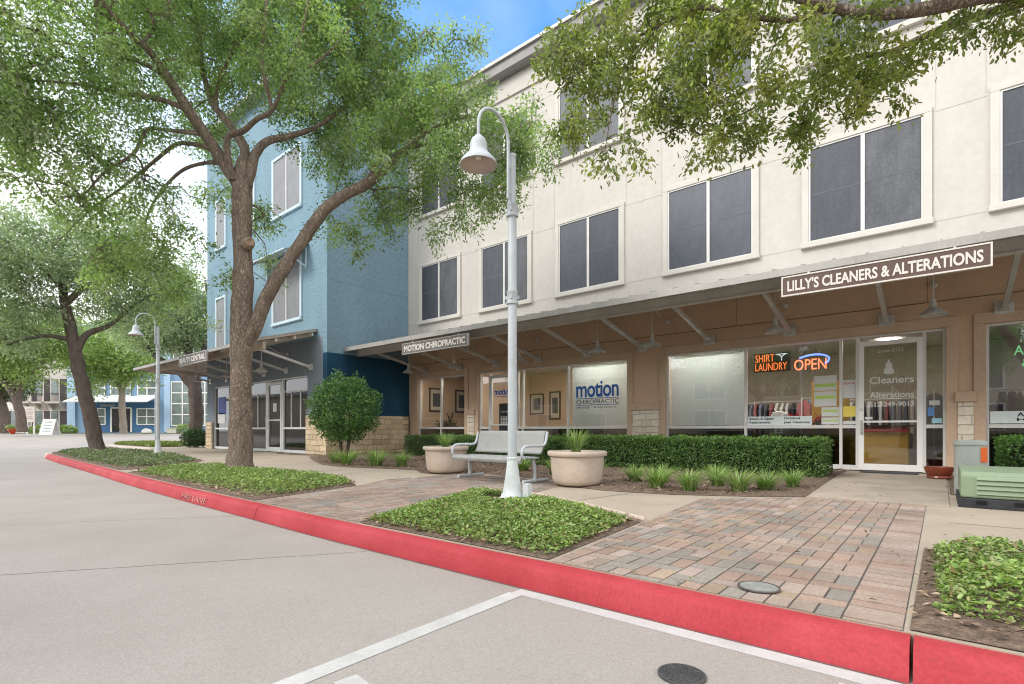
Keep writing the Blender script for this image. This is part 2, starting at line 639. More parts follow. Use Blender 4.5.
M_glass = glass('window_glass', refl=0.17)
M_glassD = glass('dark_glass', (0.09, 0.10, 0.11), 0.12)
M_leaf = attr_mat('oak_leaf', 0.38, 0.55, 0.5)
M_leafS = attr_mat('shrub_leaf', 0.36, 0.25, 0.45)
M_brick = attr_mat('paver', 0.85, 0.0, 0.2, bump=0.5, bscale=110, speck=0.5)
M_chip = attr_mat('wood_chip', 0.9, 0.0, 0.1)
M_bark1 = bark('oak_bark', (0.21, 0.155, 0.12), (0.47, 0.38, 0.31))
M_bark2 = bark('grey_bark', (0.13, 0.10, 0.085), (0.29, 0.235, 0.20))
M_bark3 = bark('pale_bark', (0.30, 0.25, 0.20), (0.50, 0.43, 0.36))

# ---------------------------------------------------------------- ground
xs = np.unique(np.concatenate([np.linspace(-420, -110, 12), np.arange(-110, 40, 2.5), np.linspace(40, 420, 14)]))
ys = np.unique(np.concatenate([np.linspace(-420, -40, 14), np.arange(-40, 110, 2.5), np.linspace(110, 420, 12)]))
g = MB()
vs = [(x, y, ROAD + rise(x, y)) for y in ys for x in xs]
nx = len(xs)
g.add(vs, [(j * nx + i, j * nx + i + 1, (j + 1) * nx + i + 1, (j + 1) * nx + i) for j in range(len(ys) - 1) for i in range(nx - 1)])
tag(g.build('road', M_road, smooth=True), kind='structure')

# the back edge of the kerb, from the right end to the corner at the far left
KB = [(34, 2.74), (4, 2.74), (0, 2.735), (-4.1, 2.73), (-6.2, 2.78), (-8.4, 2.84), (-11.5, 2.97), (-15.5, 3.2), (-20, 3.42), (-24.2, 3.68)]
ARC = [(-26.0, 3.95), (-27.4, 4.7), (-27.9, 5.9), (-27.5, 7.1), (-28.4, 7.9), (-30.5, 8.2), (-37, 8.25), (-38.6, 8.8), (-39, 10.2), (-39, 12)]


def kerb_sweep(mb, path):
    prof = [(-0.004, -0.16), (-0.004, -0.006), (0.045, -0.004), (0.095, -0.008), (0.118, -0.02), (0.132, -0.042), (0.152, -0.10), (0.170, -0.146), (0.172, -0.18)]
    vs = []
    k = len(path)
    for i, p in enumerate(path):
        a, b = path[max(0, i - 1)], path[min(k - 1, i + 1)]
        d = Vector((b[0] - a[0], b[1] - a[1])).normalized()
        nrm = Vector((-d.y, d.x))            # the path runs towards -x, so the road lies to its left
        for j, (o, z) in enumerate(prof):
            w = 0.004 * noise.noise(Vector((p[0] * 2.1, p[1] * 2, j * 3.3))) if 1 < j < 7 else 0
            vs.append((p[0] + nrm.x * (o + w), p[1] + nrm.y * (o + w), z + w))
    n = len(prof)
    fs = [(i * n + j, i * n + j + 1, (i + 1) * n + j + 1, (i + 1) * n + j) for i in range(k - 1) for j in range(n - 1)]
    fs += [tuple(range(n)), tuple(range(k * n - 1, (k - 1) * n - 1, -1))]
    mb.add(vs, fs)


kp = [tuple(p) for p in spline(KB, 40)]
kp2 = [tuple(p) for p in spline([KB[-1]] + ARC, 8)]
g = MB()
cuts = [34, 12, 8.0, 4.0, -0.09, -5.9, -9.8, -13.4, -17, -20.6, -24.19]
for a, b in zip(cuts[:-1], cuts[1:]):
    yy = lambda X: float(np.interp(X, [p[0] for p in kp[::-1]], [p[1] for p in kp[::-1]]))
    n = max(4, int((a - b) / 0.12))
    kerb_sweep(g, [(a - 0.006 + (b - a + 0.012) * i / n, yy(a - 0.006 + (b - a + 0.012) * i / n)) for i in range(n + 1)])
tag(g.build('red_kerb', M_red, smooth=True), kind='structure')
g = MB()
kerb_sweep(g, kp2)
tag(g.build('kerb', M_kerb, smooth=True), kind='structure')

poly = kp[::4] + kp2[1:] + [(-26, 12), (-26, 30), (34, 30)]
g = MB()
g.prism(poly[::-1], -0.3, 0.0)
tag(g.build('pavement', M_walk), kind='structure')

# painted lines (4 mm above the road) and saw-cut joints
g = MB()
yk = lambda X: float(np.interp(X, [p[0] for p in kp[::-1]], [p[1] for p in kp[::-1]])) - 0.172


def strip(mb, pts, w, z):
    k = len(pts)
    vs = []
    for i, p in enumerate(pts):
        a, b = pts[max(0, i - 1)], pts[min(k - 1, i + 1)]
        d = Vector((b[0] - a[0], b[1] - a[1])).normalized()
        ww = w * (1 + 0.06 * noise.noise(Vector((p[0] * 9, p[1] * 9, 0))))
        vs += [(p[0] - d.y * ww / 2, p[1] + d.x * ww / 2, z), (p[0] + d.y * ww / 2, p[1] - d.x * ww / 2, z)]
    mb.add(vs, [(2 * i, 2 * i + 1, 2 * i + 3, 2 * i + 2) for i in range(k - 1)])


strip(g, [(-2.03 + i * 0.05, yk(-2.03 + i * 0.05) - 0.065) for i in range(0, 80)], 0.10, ROAD + 0.0012)
strip(g, [(-1.995 + 0.02 * i / 10, 2.44 - 0.32 * i / 10 * 4.4) for i in range(0, 60)], 0.10, ROAD + 0.0026)
strip(g, [(-0.25 + 0.02 * i / 10, 2.40 - 0.32 * i / 10 * 4.4) for i in range(0, 60)], 0.12, ROAD + 0.0026)
strip(g, [(-1.84 + i * 0.1, 1.17 - 0.012 * i) for i in range(0, 15)], 0.10, ROAD + 0.004)
tag(g.build('road_lines', M_line), kind='structure')
g = MB()
for pts in ([(-3.63, 2.52), (-4.99, 0.49), (-7.0, -2.4), (-10, -6.8)], [(-6.25, 2.62), (-7.2, 1.35), (-9.2, -1.6), (-11.5, -5)],
            [(-9.6, 2.7), (-12.6, -1.6), (-15, -5)], [(-13.5, 2.9), (-16.6, -1.5)], [(-18, 3.2), (-21, -1.2)], [(-2.2, 0.2), (-8, -1.6), (-22, -1.9), (-40, 0)]):
    q = [tuple(p) for p in spline(pts, 14)]
    strip(g, [(x + 0.012 * noise.noise(Vector((x * 3, y * 3, 1))), y) for x, y in q], 0.009, ROAD + 0.0008)
strip(g, [(x, y - 0.178 + 0.006 * noise.noise(Vector((x * 4, 0, 0)))) for x, y in kp[::3]], 0.022, ROAD + 0.0008)
tag(g.build('road_joints', M_joint), kind='structure')
g = MB()
for pts in ([(0.06, 6.2), (6, 6.3)], [(1.9, 4.9), (1.9, 7.4)], [(-8.6, 4.3), (-9.1, 6.6)], [(-11.6, 5.0), (-11.9, 6.3)], [(-14.6, 5.2), (-14.9, 7.2)], [(-17.8, 5.4), (-17.9, 9.2)], [(-21, 6), (-21, 9)], [(-3.4, 5.0), (-3.2, 6.5)]):
    strip(g, [tuple(p) for p in spline(pts, 6)], 0.011, 0.003)
tag(g.build('pavement_joints', M_joint), kind='structure')


# ---- pavers: real bricks, clipped to the paved areas
def clip(poly, edges):
    for (a, b) in edges:
        out = []
        for i in range(len(poly)):
            p, q = poly[i], poly[(i + 1) % len(poly)]
            sp = (b[0] - a[0]) * (p[1] - a[1]) - (b[1] - a[1]) * (p[0] - a[0])
            sq = (b[0] - a[0]) * (q[1] - a[1]) - (b[1] - a[1]) * (q[0] - a[0])
            if sp >= 0:
                out.append(p)
            if sp * sq < 0:
                t = sp / (sp - sq)
                out.append((p[0] + (q[0] - p[0]) * t, p[1] + (q[1] - p[1]) * t))
        poly = out
        if len(poly) < 3:
            return None
    return poly


PALA = [(0.36, 0.265, 0.22), (0.38, 0.29, 0.245), (0.345, 0.235, 0.185), (0.36, 0.285, 0.235), (0.27, 0.25, 0.225), (0.25, 0.24, 0.212), (0.36, 0.27, 0.185), (0.40, 0.315, 0.28), (0.32, 0.22, 0.17)]
PALB = [(0.285, 0.215, 0.178), (0.32, 0.25, 0.208), (0.265, 0.20, 0.165), (0.265, 0.24, 0.215), (0.31, 0.25, 0.21), (0.32, 0.235, 0.192)]


PALA = [tuple(0.68 * c + 0.32 * m for c, m in zip(p, (0.34, 0.265, 0.222))) for p in PALA]


def area(p):
    return 0.5 * abs(sum(p[i][0] * p[(i + 1) % len(p)][1] - p[(i + 1) % len(p)][0] * p[i][1] for i in range(len(p))))


def pavers(mb, conv, x0, x1, y0, y1, pal, border, sw=0.215, rh=0.105, done=None):
    edges = [(conv[i], conv[(i + 1) % len(conv)]) for i in range(len(conv))]
    gap = 0.0048
    strips = []
    x = x1
    if border:
        strips.append((x - 0.225, x, 'full'))
        x -= 0.225
    while x > x0:
        strips.append((x - sw, x, 'mix'))
        x -= sw
    for si, (a, b, kind) in enumerate(strips):
        y = y0 - 0.5 + (((si % 2) * 0.1575 + random.choice((0, 0.02, -0.02))) if kind == 'mix' else 0)
        r = random.randrange(2)
        while y < y1:
            h = rh if (kind == 'full' or r % 2 == 0) else 2 * rh
            cells = [(a, b)] if (kind == 'full' or r % 2 == 0) else [(a, (a + b) / 2), ((a + b) / 2, b)]
            for (ca, cb) in cells:
                p = clip([(ca + gap, y + gap), (cb - gap, y + gap), (cb - gap, y + h - gap), (ca + gap, y + h - gap)], edges)
                if p and area(p) > 0.0008:
                    n = noise.noise(Vector((ca * 0.9, y * 0.9, 3)))
                    c = pal[min(len(pal) - 1, max(0, int((n * 0.9 + 0.5 + random.gauss(0, 0.24)) * len(pal))))]
                    if kind == 'full':
                        c = pal[random.choice((0, 1, 1, 3, 2, 7 if len(pal) > 7 else 0))]
                    k = random.gauss(1, 0.07)
                    dz = random.uniform(-0.002, 0.002)
                    mb.prism(p, -0.014, 0.005 + dz, tuple(v * k for v in c))
            y += h
            r += 1


BA = [(-0.12, 2.736), (-0.12, 7.4), (-1.30, 7.4), (-2.27, 6.35), (-1.93, 2.736)]
g = MB()
pavers(g, BA, -2.4, -0.12, 2.745, 7.5, PALA, True)
tag(g.build('brick_paving', M_brick, bevel=0.002), kind='structure')
g = MB()
pavers(g, [(-4.12, 2.745), (-4.95, 5.0), (-6.85, 4.6), (-6.3, 2.79)], -7.6, -3.9, 2.79, 7.4, PALB, False)
pavers(g, [(-4.95, 5.003), (-4.2, 5.5), (-4.55, 7.0), (-7.1, 7.3), (-7.3, 5.4), (-6.85, 4.603)], -7.6, -3.9, 2.79, 7.4, PALB, False)
tag(g.build('brick_paving', M_brick, bevel=0.002), kind='structure')
# sand bed under the bricks
g = MB()
g.prism([(x, y) for x, y in BA], -0.05, 0.0012)
g.prism([(-4.12, 2.745), (-4.2, 5.5), (-4.55, 7.0), (-7.1, 7.3), (-7.3, 5.4), (-6.85, 4.6), (-6.3, 2.79)], -0.05, 0.0012)
tag(g.build('paving_sand', M_joint), kind='structure')
g = MB()
g.prism([(-1.27, 7.41), (0.08, 7.43), (0.08, 12.62), (-1.45, 12.62), (-1.45, 10.9)], -0.05, 0.016)
tag(g.build('entrance_slab', M_slab, bevel=0.006), kind='structure')


# ---- mulch beds
def inside(x, y, P):
    c = False
    for i in range(len(P)):
        (a, b), (d, e) = P[i], P[i - 1]
        if (b > y) != (e > y) and x < (d - a) * (y - b) / (e - b) + a:
            c = not c
    return c


def bed(name, P, m, top=0.03, step=0.14, amp=0.015):
    xs = [p[0] for p in P]
    ysv = [p[1] for p in P]
    bm = bmesh.new()
    vsb = [bm.verts.new((x, y, 0.006)) for x, y in P]
    bm.faces.new(vsb)
    bmesh.ops.triangulate(bm, faces=bm.faces[:])
    for _ in range(7):
        es = [e for e in bm.edges if e.calc_length() > step * 2]
        if not es:
            break
        bmesh.ops.subdivide_edges(bm, edges=es, cuts=1)
        bmesh.ops.triangulate(bm, faces=[f for f in bm.faces if len(f.verts) > 3])
    for v in bm.verts:
        if not v.is_boundary:
            v.co.z = top + amp * noise.noise(v.co * 4) + amp * 0.6 * noise.noise(v.co * 13)
    me = bpy.data.meshes.new(name)
    bmesh.ops.recalc_face_normals(bm, faces=bm.faces[:])
    bm.to_mesh(me)
    bm.free()
    o = link_mesh(name, me, m, smooth=True)
    return tag(o, kind='structure')


BED_MAIN = [(-1.32, 7.42), (-1.9, 6.98), (-2.7, 6.55), (-3.6, 6.38), (-4.45, 6.55), (-4.62, 7.1), (-7.0, 7.4), (-7.2, 6.75), (-7.9, 6.7), (-8.5, 7.1),
            (-9.2, 7.0), (-10.4, 6.65), (-11.6, 6.75), (-13.6, 7.6), (-15.4, 8.5), (-15.6, 9.3), (-15.74, 9.38), (-15.74, 12.74), (-1.47, 12.74), (-1.47, 10.9)]
BED_TREE = [(-12.5, 3.05), (-11.5, 2.99), (-8.5, 2.86), (-6.35, 2.80), (-6.85, 4.55), (-7.6, 4.95), (-9.4, 4.95), (-12.0, 4.9), (-12.9, 4.4)]
BED_LAMP = [(-4.09, 2.75), (-1.97, 2.75), (-2.12, 4.42), (-3.1, 4.9), (-4.2, 5.3), (-4.9, 4.95)]
BED_RIGHT = [(-0.10, 2.76), (5.0, 2.76), (5.0, 4.95), (2.0, 4.85), (0.5, 4.75), (-0.09, 4.72)]
BED_FAR = [(-13.4, 3.12), (-15.5, 3.22), (-20, 3.44), (-24.2, 3.7), (-26.0, 3.98), (-27.3, 4.75), (-27.75, 5.9), (-26.6, 6.4), (-23.5, 6.35), (-19, 6.2), (-15.8, 5.6), (-13.6, 4.4)]
BED_GRASS = [(-30.2, 8.35), (-37, 8.4), (-38.4, 9.0), (-38.6, 10.8), (-34, 11.2), (-30.6, 10.2), (-29.6, 9.2)]
BED_R2 = [(0.62, 8.75), (6, 8.75), (6, 12.7), (0.10, 12.7), (0.10, 8.85)]
BED_BLUE = [(-15.9, 9.1), (-15.9, 9.34), (-19.0, 9.34), (-18.6, 8.95), (-16.6, 8.8)]
for nm, P in (('mulch_bed', BED_MAIN), ('mulch_bed', BED_TREE), ('mulch_bed', BED_LAMP), ('mulch_bed', BED_RIGHT), ('mulch_bed', BED_FAR), ('mulch_bed', BED_R2), ('mulch_bed', BED_BLUE)):
    bed(nm, P, M_mulch)
M_lawn = mat('lawn_soil', (0.13, 0.15, 0.05), 0.95, var=0.35, scale=3, bump=0.5)
bed('lawn', BED_GRASS, M_lawn)
# pale concrete edging behind the lamp bed
g = MB()
g.tube([(-4.93, 4.98, 0.02), (-4.2, 5.36, 0.025), (-3.1, 4.96, 0.025), (-2.1, 4.47, 0.02)], 0.024, 8)
tag(g.build('bed_edging', M_pot, smooth=True), kind='structure')


def sample_poly(P, n, bias=None):
    lo = np.min(np.array(P), 0)
    hi = np.max(np.array(P), 0)
    out = []
    while len(out) < n:
        p = lo + (hi - lo) * RNG.random(2)
        if inside(p[0], p[1], P) and (bias is None or RNG.random() < bias(p[0], p[1])):
            out.append(p)
    return np.array(out)


# wood chips and dry leaves on the mulch
def chips(P, n, size):
    p = sample_poly(P, n)
    z = 0.035 + 0.012 * RNG.random(n)
    d = rnd_unit(n)
    d[:, 2] *= 0.25
    nn = rnd_unit(n) * 0.5 + np.array([0, 0, 1])
    L = size * (0.5 + RNG.random(n))
    col = pick([(0.12, 0.075, 0.05), (0.25, 0.16, 0.11), (0.36, 0.26, 0.18), (0.09, 0.06, 0.045), (0.45, 0.34, 0.25)], n)
    return np.c_[p, z], d, nn, L, L * (0.25 + 0.3 * RNG.random(n)), col


def cat(parts):
    return [np.concatenate(x) for x in zip(*parts)]


a = cat([chips(BED_MAIN, 9000, 0.05), chips(BED_LAMP, 2600, 0.04), chips(BED_RIGHT, 3500, 0.04), chips(BED_TREE, 2500, 0.05), chips(BED_R2, 1200, 0.05), chips(BED_FAR, 1500, 0.06)])
tag(leaf_mesh('wood_chips', M_chip, None, *a), kind='stuff')
p = np.concatenate([sample_poly(BA, 60), sample_poly([(-1.2, 7.5), (0, 7.5), (0, 10), (-1.2, 10)], 14), sample_poly([(-5, 2.9), (-4.5, 6), (-9, 6), (-7, 3)], 60), sample_poly([(0, 5), (3, 5), (3, 7.4), (0, 7.4)], 25)])
n = len(p)
tag(leaf_mesh('fallen_leaves', M_chip, None, np.c_[p, 0.022 + 0.004 * RNG.random(n)], rnd_unit(n) * np.array([1, 1, .15]), np.tile([0.1, 0.1, 1.0], (n, 1)),
              0.02 + 0.025 * RNG.random(n), 0.008 + 0.01 * RNG.random(n), pick([(0.25, 0.16, 0.08), (0.14, 0.09, 0.05), (0.30, 0.28, 0.12)], n), 6), kind='stuff')


# ---- ground cover: leaves over a low mound
def cover(P, n, L, h, pal, edge=0.3, thin=None, seed=0, shape=6):
    p = sample_poly(P, n, thin)
    PP = np.array(P)
    A = PP
    B = np.roll(PP, -1, 0)
    d = np.full(n, 9.0)
    for a, b in zip(A, B):
        ab = b - a
        t = np.clip(((p - a) @ ab) / (ab @ ab), 0, 1)
        d = np.minimum(d, np.linalg.norm(p - a - t[:, None] * ab, axis=1))
    k = np.clip(d / edge, 0, 1) ** 0.6
    nz = np.array([noise.noise(Vector((x * 2.3, y * 2.3, seed))) + 0.6 * noise.noise(Vector((x * 6, y * 6, seed + 5))) for x, y in p])
    top = h * k * (0.8 + 0.4 * nz)
    lay = RNG.random(n) ** 0.45
    z = 0.02 + np.maximum(0.01, top) * lay + 0.012 * RNG.random(n)
    D = rnd_unit(n)
    D[:, 2] = np.abs(D[:, 2]) * 0.5 - 0.1
    nn = rnd_unit(n) * 0.75 + np.array([0, 0, 1])
    col = pick(pal, n) * (1 + 0.25 * nz[:, None])
    dead = RNG.random(n) < 0.035
    col[dead] = pick([(0.25, 0.16, 0.08), (0.33, 0.24, 0.13)], int(dead.sum()))
    ln = L * (0.45 + 1.0 * RNG.random(n) ** 1.4)
    return np.c_[p, z], D, nn, ln, ln * (0.42 + 0.15 * RNG.random(n)), col


PAL_GC = [(0.19, 0.31, 0.065), (0.25, 0.38, 0.085), (0.30, 0.42, 0.11), (0.12, 0.21, 0.055), (0.36, 0.46, 0.18), (0.30, 0.30, 0.12)]
PAL_GCD = [(0.15, 0.22, 0.09), (0.20, 0.25, 0.13), (0.12, 0.16, 0.08), (0.25, 0.24, 0.18), (0.19, 0.28, 0.09)]
shr = lambda P, dx: P
LAMP_GC = [(-4.04, 2.80), (-2.0, 2.79), (-2.2, 4.36), (-3.1, 4.82), (-4.2, 5.2), (-4.8, 4.9)]
a = cover(LAMP_GC, 40000, 0.030, 0.115, PAL_GC, 0.35, lambda x, y: 0 if math.hypot(x + 3.83, y - 4.58) < 0.36 else min(1, 0.4 + (y - 2.8) * 2.4), 1)
tag(leaf_mesh('ground_cover', M_leafS, None, *a, 6), 'low green ground cover around the near lamp post', 'ground cover', kind='stuff')
TREE_GC = [(-12.3, 3.15), (-8.5, 2.98), (-6.5, 2.95), (-6.95, 4.5), (-7.6, 4.88), (-9.4, 4.88), (-12.0, 4.8), (-12.7, 4.3)]
a = cover(TREE_GC, 42000, 0.038, 0.15, PAL_GC, 0.4, lambda x, y: min(1, 0.2 + (y - 2.95) * 1.8), 2)
tag(leaf_mesh('ground_cover', M_leafS, None, *a, 4), 'low green ground cover around the big oak trunk', 'ground cover', kind='stuff')
RIGHT_GC = [(0.0, 3.0), (3.0, 2.95), (4.9, 2.95), (4.9, 4.9), (2.0, 4.8), (0.5, 4.7), (-0.03, 4.66)]
a = cover(RIGHT_GC, 46000, 0.032, 0.17, PAL_GC, 0.25, lambda x, y: max(0.3, min(1, (y - 2.72) * 2.8)) * (0.6 + 0.4 * (noise.noise(Vector((x * 2.5, y * 2.5, 9))) > -0.12)), 3)
tag(leaf_mesh('ground_cover', M_leafS, None, *a, 6), 'patchy green ground cover by the right end of the kerb', 'ground cover', kind='stuff')
FAR_GC = [(-13.8, 3.3), (-20, 3.6), (-24.2, 3.9), (-26.0, 4.2), (-27.0, 4.9), (-27.4, 5.8), (-23.5, 6.2), (-19, 6.0), (-15.8, 5.4), (-13.9, 4.3)]
a = cover(FAR_GC, 34000, 0.06, 0.14, PAL_GCD, 0.4, lambda x, y: 0 if math.hypot(x + 18.85, y - 5.2) < 0.5 else 0.35 + 0.65 * (noise.noise(Vector((x * 0.8, y * 0.8, 4))) > -0.15), 4)
tag(leaf_mesh('ground_cover', M_leafS, None, *a, 4), 'grey green ground cover around the far lamp post', 'ground cover', kind='stuff')
a = cover(BED_GRASS, 16000, 0.11, 0.09, [(0.17, 0.24, 0.04), (0.22, 0.29, 0.06), (0.25, 0.27, 0.09)], 0.3, None, 5)
a[1][:, 2] = np.abs(a[1][:, 2]) + 1.2
tag(leaf_mesh('lawn_grass', M_leafS, None, *a, 4), 'small lawn across the side path', 'lawn', kind='stuff')

# ---------------------------------------------------------------- CREAM BUILDING
YF = 12.8
cream = empty('cream_building', (-6, YF, 0), 'three storey cream stucco building with brown storefronts under a tin canopy', 'building')
XL, XR = -15.745, 9.0
WINX = [(-14.96, -13.01), (-11.87, -9.89), (-8.74, -6.73), (-5.37, -3.33), (-2.2, -0.25), (0.82, 2.78), (3.95, 5.9)]
g = MB()
g.box(XL, YF - 0.04, 4.30, XR, 27, 12.2)
g.box(XL, YF - 0.10, 11.55, XR, YF - 0.04, 12.05)         # frieze band
UW = g
g = MB()
g.box(XL, YF - 0.42, 12.2, XR, 27, 12.5)
g.build('eaves', mat('eaves_grey', (0.29, 0.275, 0.27), 0.7, var=0.08), cream)
g = MB()
g.box(XL, YF - 0.50, 12.5, XR, 27, 12.6)
g.build('roof', M_tin, cream)
# stucco control joints: grooves as thin dark reveals
M_rev = mat('stucco_reveal', (0.46, 0.43, 0.39), 0.9, var=0.1)
g = UW
g.slot = 1
for z in (4.83, 6.93, 8.76, 10.95):
    for a, b in zip([XL] + [w[1] + 0.17 for w in WINX], [w[0] - 0.17 for w in WINX] + [XR]):
        g.box(a, YF - 0.044, z - 0.006, b, YF - 0.039, z + 0.006)
for a, b in WINX:
    for x in (a - 0.18, b + 0.18):
        g.box(x - 0.005, YF - 0.044, 6.99, x + 0.005, YF - 0.039, 8.70)
g.build('upper_wall', M_cream, cream, extra=M_rev)
YW = YF - 0.04
for (z0, z1) in ((4.92, 6.92), (8.86, 10.86)):
    for (a, b) in WINX:
        g = MB()
        t = 0.13
        g.box(a - t, YW - 0.06, z0 - 0.02, a, YW, z1 + 0.02)
        g.box(b, YW - 0.06, z0 - 0.02, b + t, YW, z1 + 0.02)
        g.box(a - t, YW - 0.062, z1 + 0.02, b + t, YW, z1 + t)
        g.box(a - t - 0.02, YW - 0.10, z0 - t, b + t + 0.02, YW, z0 - 0.02)
        w = g.build('window', M_trim, cream, bevel=0.006)
        g = MB()
        f = 0.035
        m = (a + b) / 2
        g.box(a, YW - 0.04, z0 - 0.02, a + f, YW - 0.001, z1 + 0.02)
        g.box(b - f, YW - 0.04, z0 - 0.02, b, YW - 0.001, z1 + 0.02)
        g.box(a + f, YW - 0.04, z1 - f + 0.02, b - f, YW - 0.001, z1 + 0.02)
        g.box(a + f, YW - 0.04, z0 - 0.02, b - f, YW - 0.001, z0 + f - 0.02)
        g.box(m - 0.035, YW - 0.045, z0 + f - 0.02, m + 0.035, YW - 0.001, z1 - f + 0.02)
        g.build('frame', M_alu, w)
        for (p, q) in ((a + f, m - 0.035), (m + 0.035, b - f)):
            g = MB()
            g.box(p, YW - 0.02, z0 + f - 0.02, q, YW - 0.003, z1 - f + 0.02)
            zm = (z0 + z1) / 2 + random.uniform(-0.02, 0.02)
            g.build('pane', random.choice(SCREENS), w, origin=((p + q) / 2, YW - 0.01, z0))
            g = MB()
            g.box(p, YW - 0.0225, zm - 0.011, q, YW - 0.0205, zm + 0.011)
            g.build('sash_bar', mat('sash_grey', (0.108, 0.115, 0.134), 0.6, var=0.2), w)

# ground floor wall: piers, head band
OPEN = [(-15.2, -12.72), (-12.07, -6.53), (-5.45, 0.08), (0.64, 6.3)]
HEAD = 2.79
g = MB()
xs_ = [XL] + [x for o in OPEN for x in o] + [XR]
for i in range(0, len(xs_), 2):
    if xs_[i + 1] - xs_[i] > 0.01:
        g.box(xs_[i], YF, 0, xs_[i + 1], YF + 0.25, HEAD)
g.box(XL, YF, HEAD, XR, YF + 0.25, 4.30)
g.slot = 1
g.box(XL, YF - 0.02, 3.30, XR, YF, 3.312)
for x in (-14.2, -10.7, -7.2, -3.72, -0.2, 3.3):
    g.box(x, YF - 0.003, 3.312, x + 0.008, YF, 4.29)
g.build('lower_wall', M_brown, cream, extra=mat('brown_reveal', (0.2, 0.13, 0.09), 0.9))
# raised surrounds round the openings
g = MB()
for (a, b) in OPEN:
    g.box(a - 0.17, YF - 0.05, 0, a, YF - 0.001, HEAD)
    g.box(b, YF - 0.05, 0, b + 0.17, YF - 0.001, HEAD)
    g.box(a - 0.17, YF - 0.052, HEAD, b + 0.17, YF - 0.001, HEAD + 0.2)
g.build('opening_surround', M_brown2, cream, bevel=0.008)
# stone pier bases with a ledge
for (a, b) in ((-12.55, -12.24), (-6.36, -5.62), (0.25, 0.47)):
    g = MB()
    g.box(a, YF - 0.07, 0, b, YF - 0.002, 1.37)
    g.build('stone_base', M_stoneW, cream)
    g = MB()
    g.box(a - 0.04, YF - 0.11, 1.372, b + 0.04, YF - 0.002, 1.56)
    g.build('ledge', M_brown2, cream, bevel=0.01)


def storefront(a, b, mull, door=None, sill=0.10, tz=0.92):
    """aluminium frame, panes above and below the transom, and optionally a door"""
    g = MB()
    y0, y1 = YF + 0.03, YF + 0.13
    f = 0.045
    xs = [a] + mull + [b]
    zb = 0.02
    g.box(a, y0, zb, a + f, y1, HEAD)
    g.box(b - f, y0, zb, b, y1, HEAD)
    for m in mull:
        g.box(m - f / 2 - 0.005, y0 - 0.004, zb, m + f / 2 + 0.005, y1, HEAD - f)
    g.box(a + f, y0 - 0.002, HEAD - f, b - f, y1, HEAD)
    for i in range(len(xs) - 1):
        p = xs[i] + (f if i == 0 else f / 2 + 0.005)
        q = xs[i + 1] - (f if i == len(xs) - 2 else f / 2 + 0.005)
        if door and i == door:
            continue
        g.box(p, y0 + 0.002, tz - 0.035, q, y1 - 0.01, tz + 0.035)
        g.box(p, y0 + 0.002, zb, q, y1 - 0.01, sill + 0.02)
    fr = g.build('storefront', M_alu, cream, bevel=0.004)
    for i in range(len(xs) - 1):
        p = xs[i] + f / 2 + 0.01
        q = xs[i + 1] - f / 2 - 0.01
        if door and i == door:
            continue
        for (za, zc, nm, mm) in ((tz + 0.03, HEAD - f + 0.01, 'pane', M_glass), (sill + 0.01, tz - 0.03, 'lower_pane', M_glassD)):
            g = MB()
            g.add([(p, YF + 0.08, za), (q, YF + 0.08, za), (q, YF + 0.08, zc), (p, YF + 0.08, zc)], [(0, 1, 2, 3)])
            g.build(nm, mm, fr)
    return fr


def shop_door(p, q, m, bar_z=1.02, head=2.66, handle_left=True):
    g = MB()
    y0, y1 = YF + 0.02, YF + 0.085
    st = 0.09
    zb = 0.03
    g.box(p, y0, zb, p + st, y1, head)
    g.box(q - st, y0, zb, q, y1, head)
    g.box(p + st, y0 + 0.001, head - st, q - st, y1 - 0.001, head)
    g.box(p + st, y0 + 0.001, zb, q - st, y1 - 0.001, zb + 0.13)
    g.box(p + st, y0 + 0.004, bar_z - 0.02, q - st, y1 - 0.004, bar_z + 0.02)
    d = g.build('door', m, cream, bevel=0.004)
    g = MB()
    for za, zc in ((zb + 0.12, bar_z - 0.015), (bar_z + 0.015, head - st + 0.01)):
        g.add([(p + st - .01, YF + 0.055, za), (q - st + .01, YF + 0.055, za), (q - st + .01, YF + 0.055, zc), (p + st - .01, YF + 0.055, zc)], [(0, 1, 2, 3)])
    g.build('glass', M_glass, d)
    g = MB()
    hx = p + st / 2
    g.tube([(hx, y0, 0.78), (hx, y0 - 0.06, 0.80), (hx, y0 - 0.065, 0.88), (hx, y0 - 0.06, 1.0), (hx, y0, 1.02)], 0.012, 8)
    g.box(hx - 0.03, y0 - 0.004, 0.74, hx + 0.03, y0 - 0.001, 1.06)
    g.build('handle', M_galv, d, smooth=True)
    g = MB()
    g.lathe([(0.0, 0), (0.025, 0), (0.025, 0.01), (0, 0.012)], 14)
    o = g.build('lock', M_galv, d, M=Matrix.Translation((hx, y0 - 0.001, 1.27)) @ Matrix.Rotation(PI / 2, 4, 'X'))
    return d


sf1 = storefront(-15.2, -12.72, [-14.0])
sf2 = storefront(-12.07, -6.53, [-11.62, -10.42, -10.2, -8.5], door=1)
sf3 = storefront(-5.45, 0.08, [-3.52, -1.62, -1.33, -0.24], door=3)
sf4 = storefront(0.64, 6.3, [2.55, 4.45])
door1 = shop_door(-11.595, -10.445, M_alu)
door2 = shop_door(-1.305, -0.265, M_white)

